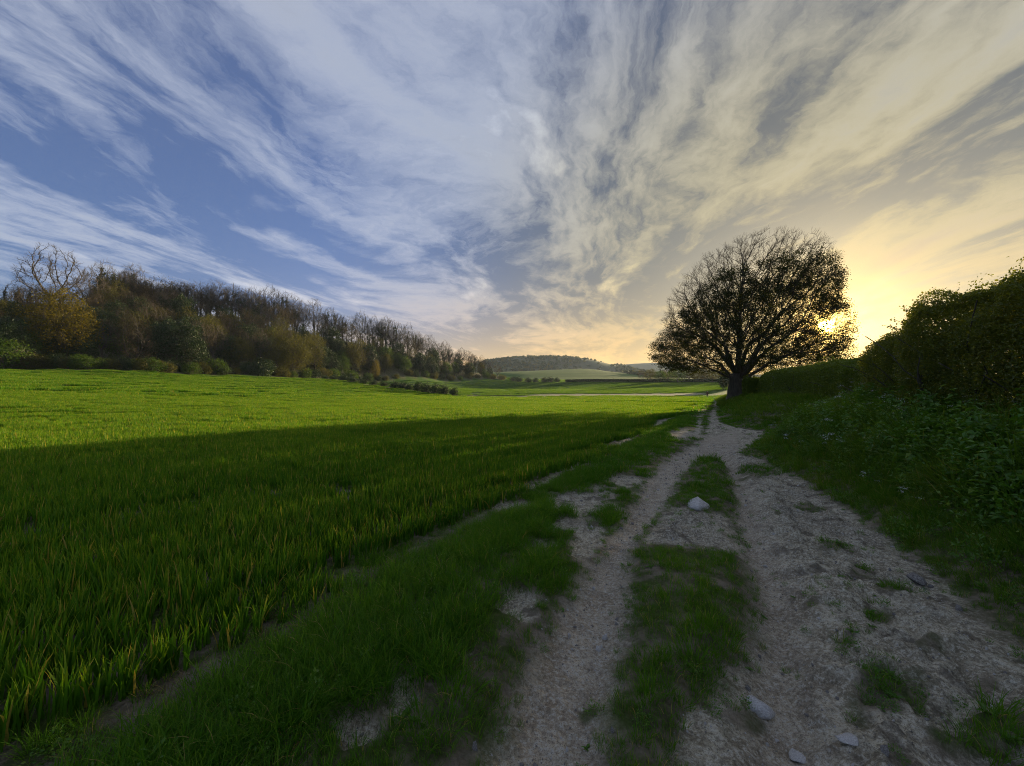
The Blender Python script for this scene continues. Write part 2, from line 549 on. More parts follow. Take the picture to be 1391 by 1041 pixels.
TRACK_R = np.vstack([[(-0.8, -6), (0.1, -6)], [(0.25, -6), (2.3, 0.8)],
                     G([(1560, 1000), (1400, 905), (1320, 830), (1250, 770), (1180, 715), (1120, 675), (1060, 640), (1010, 612), (1030, 600), (1036, 586), (1000, 584), (962, 608),
                        (984, 626), (994, 645), (998, 690), (1006, 740), (1030, 790), (1030, 850), (1010, 900), (985, 950), (950, 1000), (930, 1041)]), [(0.6, 0.9)]])
GAP = G([(868, 738), (892, 702), (920, 690), (992, 700), (1012, 748)])
PATH_R = np.vstack([G([(955, 600), (963, 574), (963.6, 569), (968, 557.6), (970, 549)]), [D(969.3, 544, 70)[:2], D(968.6, 539.3, 110)[:2], D(969.8, 539.3, 110)[:2], D(971.2, 544, 70)[:2]],
                    G([(975, 549), (975.6, 557.6), (974, 567), (978, 574), (999, 580.7), (1030, 587), (1000, 604)])])
PATH_L = G([(940, 592), (948, 572), (951.8, 562.4), (952.8, 556), (956.5, 549.5), (958.5, 549.5), (957, 556), (956.5, 562.5), (952.5, 569), (953, 573), (956, 592)])
PATCHES = [(792, 684, 58, 26), (700, 692, 34, 9), (706, 826, 34, 24), (545, 945, 40, 40), (480, 1000, 40, 26), (735, 745, 26, 10), (800, 735, 30, 30), (640, 905, 22, 18), (765, 715, 25, 14), (960, 1000, 50, 40), (930, 590, 30, 9), (850, 655, 30, 9)]
TUFTS = [(1205, 945, 62, 34), (1375, 985, 50, 40), (1172, 774, 22, 8), (1192, 843, 24, 14), (1262, 884, 30, 16), (1150, 878, 16, 8), (1130, 745, 20, 6), (1100, 690, 26, 6),
         (1030, 640, 30, 12), (1060, 620, 24, 9), (1015, 617, 15, 6), (1290, 1010, 40, 20), (800, 958, 16, 12), (1010, 965, 30, 18), (1100, 822, 14, 6), (1215, 800, 24, 8), (1340, 930, 30, 16), (1060, 700, 12, 4)]


def ell(P, spec):
    """0 at the middle, 1 on the rim of a patch measured in the photo, laid out on the ground"""
    u, v, a, h = spec
    c = G([(u, v)])[0]
    ax = G([(u + a, v)])[0] - c
    ay = (G([(u, v - h)])[0] - G([(u, v + h)])[0]) * 0.5
    q = P - c
    det = ax[0] * ay[1] - ax[1] * ay[0]
    s = (q[:, 0] * ay[1] - q[:, 1] * ay[0]) / det
    t = (ax[0] * q[:, 1] - ax[1] * q[:, 0]) / det
    return np.sqrt(s * s + t * t)


# wide relief: heights read at measured points, joined by a smooth multiquadric surface
CTRL = [(-30, -40, 0.9), (0, -40, 0), (40, -40, 0.2), (-70, -20, 3.0), (-130, -20, 7.5), (15, 70, 0.0), (30, 60, 0.1), (-10, 60, 0.2), (-20, 40, 0.3), (-28, 20, 0.55), (-50, 40, 1.9),
        (-50, 5, 1.7), (-90, 70, 4.5), (60, 60, 0.3), (60, 20, 0.3), (100, 0, 0.3), (120, 100, 0.5), (60, 110, 0.15), (49, 100, 0.0), (0, 0, 0), (0, 20, 0), (20, 40, 0), (-12, 10, 0), (10, 5, 0),
        (-155, 60, 9.5), (-190, 20, 16)]
CTRL += [D(*a) for a in ((0, 500, 95), (130, 503, 105), (250, 508, 125), (400, 514, 165), (440, 516, 152), (530, 527.5, 116), (620, 538.5, 96), (700, 539.5, 100), (800, 538.6, 104), (955, 536.3, 122),
                         (500, 518, 220), (600, 516, 280), (680, 516, 330), (780, 519.5, 300), (980, 520, 250), (700, 530, 160), (900, 529, 170), (800, 535.4, 128), (880, 535.2, 131), (1060, 520, 250),
                         (690, 508, 520), (700, 505, 600), (800, 501.5, 700), (890, 517, 430), (760, 511, 500), (850, 507, 600),
                         (60, 425, 140), (200, 432, 175), (400, 455, 225), (550, 482, 285), (650, 508, 335), (-150, 430, 110), (-400, 460, 70))]
CTRL += [(-260, 200, 45), (-250, 350, 42), (-120, 430, 22), (-30, 480, 16), (300, 300, 7), (300, 100, 2), (-350, 0, 45), (250, 700, 18), (450, 600, 14), (300, 950, 12), (0, 1000, 18), (-300, 900, 30),
         (-600, 500, 40), (700, 900, 14), (600, 200, 5), (0, -400, 0), (400, -300, 0), (-400, -300, 30)]
CTRL = np.array(CTRL)
_C0 = 14.0
_A = np.sqrt(((CTRL[:, None, :2] - CTRL[None, :, :2]) ** 2).sum(-1) + _C0 ** 2)
_W = np.linalg.solve(_A + 0.25 * np.eye(len(CTRL)), CTRL[:, 2] - 10.0)


def macro(P):
    out = np.empty(len(P))
    for s in range(0, len(P), 60000):
        q = P[s:s + 60000]
        out[s:s + 60000] = np.sqrt(((q[:, None, :] - CTRL[None, :, :2]) ** 2).sum(-1) + _C0 ** 2) @ _W + 10.0
    r = np.hypot(P[:, 0], P[:, 1])
    out = out * smooth(r, 14, 36)
    k = smooth(r, 900, 1500)
    return out * (1 - k) + 10.0 * k


def bank_t(P):
    return poly_sd(P, EDGE_R, closed=False)


def bank_h(P, t=None):
    t = bank_t(P) if t is None else t
    r = np.hypot(P[:, 0], P[:, 1])
    return (0.60 * smooth(t, -0.1, 1.5) + 0.6 * smooth(t, 1.0, 3.0)) * (1 - smooth(r, 60, 110) * 0.9) * (1 - smooth(t, 12, 30))


def cover(P):
    """what the ground is: bare (0-1), sd to the worn track, sd to the field"""
    wob = 0.15 * fbm(P[:, 0], P[:, 1], 1.3, 4, 5) + 0.10 * fbm(P[:, 0], P[:, 1], 5.0, 4, 9)
    near = np.hypot(P[:, 0], P[:, 1]) < 160
    n = len(P)
    x0, y0 = P[:, 0], P[:, 1]
    track = np.full(n, 50.0)
    L = np.full(n, 50.0)
    idx = np.where(near)[0]
    Q = P[idx]
    r = np.hypot(Q[:, 0], Q[:, 1])
    wsc = np.clip(r / 7, 0.6, 1.6)
    l = poly_sd(Q, TRACK_L)
    rr = poly_sd(Q, TRACK_R)
    tr = np.minimum(np.minimum(l, rr), np.minimum(poly_sd(Q, GAP), np.minimum(poly_sd(Q, PATH_R), poly_sd(Q, PATH_L))))
    tr = tr + wob[idx] * wsc
    bare = smooth(tr, 0.14, -0.12)
    for s in PATCHES:
        bare = np.maximum(bare, smooth(ell(Q, s) + 7.0 * wob[idx] * np.clip(3 / r, 0.5, 1.2), 1.1, 0.45))
    fe = poly_sd(Q, FIELD_EDGE, closed=False)
    bare = np.maximum(bare, (0.12 + 0.78 * smooth(r, 3.0, 8)) * smooth(np.abs(fe + 0.015 * r + wob[idx]), 0.13 + 0.011 * r, 0.04))
    for s in TUFTS:
        bare = bare * (1 - smooth(ell(Q, s) + 4.5 * wob[idx], 1.1, 0.55) * 0.82)
    track[idx], L[idx] = tr, l
    B = np.zeros(n)
    B[idx] = bare
    B = np.maximum(B, 0.6 * smooth(poly_sd(P, STRIP) + 3.0 * fbm(x0, y0, 0.15, 3, 12), 1.5, -1.5) * (P[:, 1] > 80))
    F = poly_sd(P, FIELD)
    return B, track, L, F


def micro(P, C=None):
    B, track, L, F = C if C is not None else cover(P)
    r = np.hypot(P[:, 0], P[:, 1])
    fade = 1 - smooth(r, 30, 60)
    x, y = P[:, 0], P[:, 1]
    z = 0.05 * fbm(x, y, 0.5, 3, 21)
    z = z - 0.055 * smooth(track, 0.10, -0.15) * smooth(L, 0.25, -0.02)        # the worn wheel line
    rut = poly_sd(P, RUT_R, closed=False)
    rough = smooth(track, 0.0, -0.3) * smooth(L, 0.0, 0.25) * (1 - 0.8 * np.exp(-(rut / 0.2) ** 2))
    z = z - 0.11 * np.exp(-(rut / 0.17) ** 2) * smooth(track, 0.3, -0.1) + 0.045 * np.exp(-((rut - 0.42) / 0.16) ** 2) * rough
    rid = 1 - np.abs(fbm(x, y, 2.2, 4, 33)) * 2.2
    cl = fbm(x + 0.1 * vnoise(x * 5, y * 5, 3), y, 4.2, 4, 40, 0.55)
    z = z + rough * (0.055 * rid - 0.03 + 0.11 * np.maximum(cl, -0.12) + 0.022 * fbm(x, y, 15, 3, 44))
    z = z + B * (0.009 * fbm(x, y, 24, 3, 46) + 0.014 * np.maximum(fbm(x, y, 11, 2, 47) - 0.12, 0)) * smooth(r, 14, 6)
    z = z + 0.010 * fbm(x, y, 8, 3, 51) + 0.05 * (1 - B) * smooth(track, 0.0, 0.3) * smooth(r, 60, 30)
    return z * fade


RUT_R = np.vstack([[(-0.2, -6), (0.75, 0.5)], G([(1085, 1100), (1070, 1000), (1056, 900), (1052, 850), (1042, 780), (1022, 730), (1010, 700), (1000, 660), (992, 635), (978, 610)])])


def ground_z(P, C=None):
    P = np.asarray(P, float)
    return macro(P) + bank_h(P) + micro(P, C)


def gz(x, y):
    return float(ground_z(np.array([[x, y]]))[0])


# ------------------------------------------------------------------ ground, track and field (one continuous sheet, split where its use changes)
def build_ground():
    rad = np.concatenate([np.exp(np.linspace(math.log(0.9), math.log(30), 640)), np.exp(np.linspace(math.log(30), math.log(9000), 190))[1:]])
    rad = np.concatenate([[0.3, 0.6], rad])
    ang = np.concatenate([np.linspace(-66, 66, 520), np.linspace(66, 294, 70)[1:-1]])
    ang = np.radians(ang)
    na, nr = len(ang), len(rad)
    A, Rr = np.meshgrid(ang, rad, indexing='xy')
    P = np.c_[(Rr * np.sin(A)).ravel(), (Rr * np.cos(A)).ravel()]
    P = np.vstack([[[0, 0]], P])
    C = cover(P)
    Z = ground_z(P, C)
    B, track, L, F = C
    crop2 = smooth(P[:, 1], 85, 125) * (F > 2) * (1 - B)
    wood = wood_mask(P)
    crop = np.maximum(smooth(F, 0.3, -0.3) * smooth(np.hypot(P[:, 0], P[:, 1]), 6, 60), crop2) * (1 - wood)
    rut = poly_sd(P, RUT_R, closed=False)
    cov = np.c_[B, crop * (1 - B), np.maximum(smooth(L, 0.12, -0.05), 0.9 * np.exp(-(rut / 0.22) ** 2) * (track < 0.3))]
    V = np.c_[P, Z]
    i, j = np.meshgrid(np.arange(nr - 1), np.arange(na), indexing='ij')
    q = lambda i, j: 1 + i * na + (j % na)
    F4 = np.stack([q(i, j), q(i, j + 1), q(i + 1, j + 1), q(i + 1, j)], -1).reshape(-1, 4)[:, ::-1]
    fc = P[F4].mean(1)
    ft = track[F4].mean(1)
    ff = F[F4].mean(1)
    kind = np.where(ff < 0, 2, np.where(ft < 0, 1, 0))
    for k, nm in ((0, 'ground'), (1, 'chalk_track'), (2, 'wheat_field_ground')):
        f = F4[kind == k]
        used, inv = np.unique(f, return_inverse=True)
        me = mesh_np(nm, V[used], inv.reshape(f.shape), (M_GROUND,), {'cover': cov[used]}, True)
        link(nm, me, kind='structure')
    # close the small hole under the camera
    f = np.stack([np.zeros(na, int), 1 + (np.arange(na) + 1) % na, 1 + np.arange(na)], -1)
    me = mesh_np('path', V[:na + 1], f, (M_GROUND,), {'cover': cov[:na + 1]}, True)
    link('path', me, kind='structure')


WOOD_FRONT = np.array([D(*a)[:2] for a in ((-300, 492, 70), (0, 500, 95), (130, 503, 105), (250, 508, 125), (400, 514, 165), (500, 518, 220), (600, 516, 280), (683, 516, 335))])
WOOD_RIDGE = np.array([D(*a)[:2] for a in ((-300, 430, 95), (0, 420, 132), (60, 420, 140), (200, 430, 175), (400, 455, 225), (550, 482, 285), (650, 508, 335), (683, 515, 345))])
WOOD = np.vstack([WOOD_FRONT, WOOD_RIDGE[::-1] * 1.12])


def wood_mask(P):
    return smooth(poly_sd(P, WOOD), 1.0, -1.0)


build_ground()

# ------------------------------------------------------------------ scattering
def hidden_collection(name, meshes):
    c = bpy.data.collections.new(name)
    for k, me in enumerate(meshes):
        c.objects.link(bpy.data.objects.new('%s_%02d' % (name, k), me))
    return c


def scatter(name, label, category, coll, pos, rot, scl, idx, kind='stuff', parent=None):
    """one object whose vertices carry copies of the clumps in COLL"""
    me = bpy.data.meshes.new(name)
    me.vertices.add(len(pos))
    me.vertices.foreach_set('co', np.asarray(pos, np.float32).ravel())
    for an, ty, key, av in (('rot', 'FLOAT_VECTOR', 'vector', rot), ('scl', 'FLOAT_VECTOR', 'vector', scl)):
        a = me.attributes.new(an, ty, 'POINT')
        av = np.asarray(av, np.float32)
        if av.ndim == 1:
            av = np.repeat(av[:, None], 3, 1)
        a.data.foreach_set(key, av.ravel())
    a = me.attributes.new('which', 'INT', 'POINT')
    a.data.foreach_set('value', np.asarray(idx, np.int32))
    me.update()
    o = link(name, me, parent, kind=kind)
    if label:
        o['label'] = label
        o['category'] = category
    ng = bpy.data.node_groups.new(name + '_copies', 'GeometryNodeTree')
    ng.interface.new_socket('Geometry', in_out='INPUT', socket_type='NodeSocketGeometry')
    ng.interface.new_socket('Geometry', in_out='OUTPUT', socket_type='NodeSocketGeometry')
    N = ng.nodes.new
    gi, go, iop, ci = N('NodeGroupInput'), N('NodeGroupOutput'), N('GeometryNodeInstanceOnPoints'), N('GeometryNodeCollectionInfo')
    ci.inputs['Collection'].default_value = coll
    ci.inputs['Separate Children'].default_value = True
    ci.inputs['Reset Children'].default_value = True
    iop.inputs['Pick Instance'].default_value = True
    def na(an, ty):
        q = N('GeometryNodeInputNamedAttribute')
        q.data_type = ty
        q.inputs['Name'].default_value = an
        return q.outputs['Attribute']
    e2r = N('FunctionNodeEulerToRotation')
    L = ng.links.new
    L(na('rot', 'FLOAT_VECTOR'), e2r.inputs[0])
    L(gi.outputs[0], iop.inputs['Points'])
    L(ci.outputs[0], iop.inputs['Instance'])
    L(na('which', 'INT'), iop.inputs['Instance Index'])
    L(e2r.outputs[0], iop.inputs['Rotation'])
    L(na('scl', 'FLOAT_VECTOR'), iop.inputs['Scale'])
    L(iop.outputs[0], go.inputs[0])
    md = o.modifiers.new('copies', 'NODES')
    md.node_group = ng
    return o


def blades(base, head, length, width, lean, droop, seg=3, twist=0.5, tint=None):
    """ribbons that rise from BASE, lean along HEAD and arch over"""
    n = len(base)
    tw = head + rng.uniform(-twist, twist, n)
    dx, dy = np.cos(head), np.sin(head)
    sx, sy = -np.sin(tw), np.cos(tw)
    V = np.zeros((n, seg + 1, 2, 3))
    al = np.zeros((n, seg + 1, 2))
    for k in range(seg + 1):
        t = k / seg
        out = length * (lean * t + 0.75 * droop * t * t)
        up = length * (t - 0.5 * droop * t ** 2.2)
        w = width * 0.5 * (0.55 + 0.9 * t) * (1 - t ** 2.2) + width * 0.02
        c = np.c_[base[:, 0] + dx * out, base[:, 1] + dy * out, base[:, 2] + up]
        s = np.c_[sx * w, sy * w, 0 * w]
        V[:, k, 0], V[:, k, 1] = c - s, c + s
        al[:, k] = t
    k = np.arange(seg)
    f = np.stack([2 * k, 2 * k + 1, 2 * k + 3, 2 * k + 2], -1)
    F = (np.arange(n)[:, None, None] * (2 * seg + 2) + f[None]).reshape(-1, 4)
    tint = rng.random(n) if tint is None else tint
    return V.reshape(-1, 3), F, {'tint': np.repeat(tint, 2 * seg + 2), 'along': al.ravel()}


def leaves(pos, nrm, axis, size, fold=0.25, aspect=0.55, tint=None):
    """folded lozenge leaves: pos base, axis along the leaf, nrm the upper side"""
    n = len(pos)
    ax = axis / (np.linalg.norm(axis, axis=1, keepdims=True) + 1e-9)
    nm = nrm - ax * (nrm * ax).sum(1, keepdims=True)
    nm /= np.linalg.norm(nm, axis=1, keepdims=True) + 1e-9
    sd = np.cross(nm, ax)
    s = np.asarray(size).reshape(-1, 1)
    a = pos
    t = pos + ax * s - nm * s * 0.15
    m = pos + ax * s * 0.45
    l = m + sd * s * aspect * 0.5 + nm * s * fold * aspect
    r = m - sd * s * aspect * 0.5 + nm * s * fold * aspect
    V = np.stack([a, r, t, l], 1).reshape(-1, 3)
    i = np.arange(n)[:, None] * 4
    F = np.concatenate([i + np.array([[0, 1, 2]]), i + np.array([[0, 2, 3]])], 0)
    tint = rng.random(n) if tint is None else tint
    return V, F, {'tint': np.repeat(tint, 4)}


def unit(n):
    v = rng.normal(size=(n, 3))
    return v / np.linalg.norm(v, axis=1, keepdims=True)


def join(parts):
    Vs, Fs, At, o = [], [], {}, 0
    for V, F, a in parts:
        Vs.append(V)
        Fs.append(F + o)
        o += len(V)
        for k, v in a.items():
            At.setdefault(k, []).append(v)
    return np.vstack(Vs), np.vstack(Fs), {k: np.concatenate(v) for k, v in At.items()}


# ------------------------------------------------------------------ the young wheat
def wheat_tile(size, plants, per, h, w, seg, mat, tallvar=0.16):
    n = plants * per
    px = rng.uniform(-size / 2, size / 2, (plants, 2))
    if size <= 1.5:                                        # drilled rows 12.5 cm apart
        px[:, 1] = (np.floor((px[:, 1] + size / 2) / 0.125) + 0.5) * 0.125 - size / 2 + rng.normal(0, 0.017, plants)
    bx = np.repeat(px, per, 0) + rng.normal(0, 0.011, (n, 2))
    ph = np.repeat(rng.normal(1, tallvar * 0.5, plants), per)
    base = np.c_[bx, np.full(n, -0.03)]
    head = rng.uniform(0, 2 * np.pi, n)
    ln = h * ph * rng.uniform(0.70, 1.05, n)
    dro = rng.beta(1.3, 6.0, n) * 0.95
    V, F, A = blades(base, head, ln, w * rng.uniform(0.7, 1.2, n), rng.uniform(0.01, 0.17, n), dro, seg, 0.8)
    return mesh_np('wheat', V, F, (mat,), A)


def in_view(P, lim=60, margin=2.5):
    a = np.degrees(np.arctan2(np.abs(P[:, 0]), P[:, 1]))
    return (a < lim) | (np.hypot(P[:, 0], P[:, 1]) < margin)


def ring_points(r0, r1, step, amin=-62, amax=62):
    g = np.arange(-r1, r1 + step, step)
    X, Y = np.meshgrid(g, g)
    P = np.c_[X.ravel(), Y.ravel()] + rng.uniform(-0.5, 0.5, (X.size, 2)) * step
    r = np.hypot(P[:, 0], P[:, 1])
    a = np.degrees(np.arctan2(P[:, 0], P[:, 1]))
    return P[(r >= r0) & (r < r1) & (a > amin) & (a < amax)]


ROW_AZ = math.atan2(0.82, 0.57)


def row_points(r0, r1, step, amin, amax):
    """tile centres laid along the drill rows, edge to edge"""
    g = np.arange(-r1, r1 + step, step)
    X, Y = np.meshgrid(g, g)
    x, y = X.ravel() + rng.uniform(-0.12, 0.12, X.size) * step, Y.ravel()
    c, s = math.cos(ROW_AZ), math.sin(ROW_AZ)
    P = np.c_[x * c - y * s, x * s + y * c]
    r, a = np.hypot(P[:, 0], P[:, 1]), np.degrees(np.arctan2(P[:, 0], P[:, 1]))
    return P[(r >= r0) & (r < r1) & (a > amin) & (a < amax)]


def build_wheat():
    lods = [(0.0, 6.5, 0.5, dict(size=0.5, plants=60, per=7, h=0.32, w=0.0135, seg=4)),
            (6.5, 20, 0.75, dict(size=0.75, plants=120, per=6, h=0.325, w=0.0145, seg=3)),
            (20, 55, 1.5, dict(size=1.5, plants=330, per=5, h=0.34, w=0.019, seg=2)),
            (55, 170, 3.2, dict(size=4.0, plants=560, per=4, h=0.36, w=0.036, seg=2))]
    for k, (r0, r1, step, kw) in enumerate(lods):
        coll = hidden_collection('wheat_clump_%d' % k, [wheat_tile(mat=M_WHEAT, **kw) for _ in range(5)])
        P = row_points(r0, r1, step, -64, 40) if k < 3 else ring_points(r0, r1, step, -64, 40)
        F = poly_sd(P, FIELD)
        fe = poly_sd(P, FIELD_EDGE, closed=False)
        keep = (F < -kw['size'] * 0.20) & (-fe > 0.0)
        if k == 0:
            P = np.vstack([P, row_points(0, 4.0, step, -180, -64)])
            F = poly_sd(P, FIELD)
            keep = F < -0.2
        P = P[keep]
        # tractor lines and thin places
        thin = fbm(P[:, 0], P[:, 1], 0.25, 3, 77)
        z = ground_z(P) if r1 < 60 else macro(P)
        n = len(P)
        band = vnoise(P[:, 0] * 0.012 + P[:, 1] * 0.004, P[:, 1] * 0.16, 79) * smooth(np.hypot(P[:, 0], P[:, 1]), 18, 45)
        sc = 0.95 + 0.22 * thin + rng.uniform(-0.08, 0.08, n) + 0.30 * band
        sc = sc * (0.72 + 0.28 * smooth(-F[keep], 0.1, 0.9))
        rot = np.c_[rng.normal(0, 0.03, n), rng.normal(0, 0.03, n), ROW_AZ + math.pi * rng.integers(0, 2, n) if k < 3 else rng.uniform(0, 2 * np.pi, n)]
        yield k, coll, np.c_[P, z], rot, np.c_[np.ones(n), np.ones(n), sc], rng.integers(0, 5, n)


def merged_scatter(name, label, category, batches):
    """several levels of clump sizes in one object"""
    coll = bpy.data.collections.new(name)
    Ps, Rs, Ss, Is, off = [], [], [], [], 0
    for k, c, p, r, s, i in batches:
        objs = list(c.objects)
        for q, ob in enumerate(objs):
            ob.name = '%s_kind_%03d' % (name, off + q)
            coll.objects.link(ob)
        Ps.append(p); Rs.append(r); Ss.append(s if s.ndim == 2 else np.repeat(s[:, None], 3, 1)); Is.append(i + off)
        off += len(objs)
    return scatter(name, label, category, coll, np.vstack(Ps), np.vstack(Rs), np.vstack(Ss), np.concatenate(Is))


def build_crops():
    merged_scatter('wheat_crop', 'dense knee-high young green wheat filling the big field left of the track', 'wheat', build_wheat())
    # the crop beyond the far edge of the first field
    coll = hidden_collection('far_crop_clump', [wheat_tile(4.5, 420, 3, 0.40, 0.075, 1, M_CROP2) for _ in range(5)])
    P = ring_points(95, 420, 4.0, -40, 45)
    F = poly_sd(P, FIELD)
    st = poly_sd(P, STRIP)
    W = poly_sd(P, WOOD)
    t = bank_t(P)
    P = P[(F > 3.2) & (st > 2.4) & (W > 4) & ((t < -4) | (P[:, 1] > 150))]
    n = len(P)
    rot = np.c_[np.zeros(n), np.zeros(n), rng.uniform(0, 6.28, n)]
    merged_scatter('distant_crop', 'paler green crop on the second field beyond the bare chalk strip', 'crop', [(0, coll, np.c_[P, macro(P)], rot, np.ones(n), rng.integers(0, 5, n))])


# ------------------------------------------------------------------ verge grass, bank growth
def tuft(n, rad, h, w, seg, mat, lean=0.45, droop=0.5, dry=False):
    a = rng.uniform(0, 6.283, n)
    q = rad * np.sqrt(rng.random(n))
    base = np.c_[q * np.cos(a), q * np.sin(a), np.full(n, -0.012)]
    head = a + rng.normal(0, 0.7, n)
    V, F, A = blades(base, head, h * rng.uniform(0.4, 1.1, n), w * rng.uniform(0.7, 1.2, n), rng.uniform(0.05, lean, n), rng.beta(1.5, 2.5, n) * droop * 2, seg, 0.9)
    return mesh_np('tuft', V, F, (mat,), A)


def weed(kind):
    """leafy bank plants: nettle-like stems, broad basal leaves, scrambling sprays"""
    parts = []
    if kind == 0:       # upright stems with paired leaves
        for s in range(5):
            a, r = rng.uniform(0, 6.28), rng.uniform(0, 0.12)
            h = rng.uniform(0.25, 0.5)
            lv = 9
            t = np.repeat(np.linspace(0.12, 1, lv), 2)
            lean = rng.normal(0, 0.15, 2)
            pos = np.c_[r * np.cos(a) + lean[0] * t * h, r * np.sin(a) + lean[1] * t * h, t * h]
            ang = np.arange(2 * lv) * 1.571 + rng.normal(0, 0.3, 2 * lv) + np.tile([0, 3.14], lv)
            ax = np.c_[np.cos(ang), np.sin(ang), rng.uniform(-0.5, 0.3, 2 * lv)]
            parts.append(leaves(pos, np.tile([0, 0, 1.0], (2 * lv, 1)) + 0.3 * unit(2 * lv), ax, 0.085 * (1.15 - 0.6 * t) * rng.uniform(0.8, 1.2, 2 * lv), 0.2, 0.6))
    elif kind == 1:     # broad low leaves
        n = 11
        ang = rng.uniform(0, 6.28, n)
        ax = np.c_[np.cos(ang), np.sin(ang), rng.uniform(0.1, 0.9, n)]
        parts.append(leaves(rng.normal(0, 0.02, (n, 3)) * [1, 1, 0], np.tile([0, 0, 1.0], (n, 1)) + 0.2 * unit(n), ax, rng.uniform(0.10, 0.2, n), 0.2, 0.42))
    else:               # many small leaves in a scrambling mound
        n = 150
        d = unit(n)
        d[:, 2] = np.abs(d[:, 2])
        pos = d * rng.uniform(0.3, 1, (n, 1)) * [0.22, 0.22, 0.26]
        parts.append(leaves(pos, d + [0, 0, 0.6] + 0.5 * unit(n), d + 0.8 * unit(n), rng.uniform(0.025, 0.055, n), 0.2, 0.6))
    V, F, A = join(parts)
    return mesh_np('weed', V, F, (M_WEED,), A)


def flower_head():
    """cow parsley: a few stalks with flat white heads"""
    parts = []
    midx = []
    for s in range(4):
        h = rng.uniform(0.45, 0.75)
        l = rng.normal(0, 0.14, 2)
        b0 = np.array([[rng.normal(0, 0.05), rng.normal(0, 0.05), 0]])
        V, F, A = blades(b0, np.array([math.atan2(l[1], l[0])]), np.array([h]), np.array([0.008]), np.array([np.hypot(*l)]), np.array([0.05]), 3)
        F = np.concatenate([F[:, [0, 1, 2]], F[:, [0, 2, 3]]])
        parts.append((V, F, {'tint': A['tint']}))
        midx += [0] * len(F)
        top = V[-2:].mean(0)
        n = 26
        q = np.c_[rng.normal(0, 0.028, (n, 2)), rng.normal(0, 0.006, n)] + top
        Lf = leaves(q, np.tile([0, 0, 1.0], (n, 1)) + 0.3 * unit(n), unit(n) * [1, 1, 0.2], np.full(n, 0.011), 0.0, 0.9)
        parts.append(Lf)
        midx += [1] * len(Lf[1])
    V, F, A = join(parts)
    return mesh_np('umbel', V, F, (M_WEED, M_FLOWER), A, midx=midx)


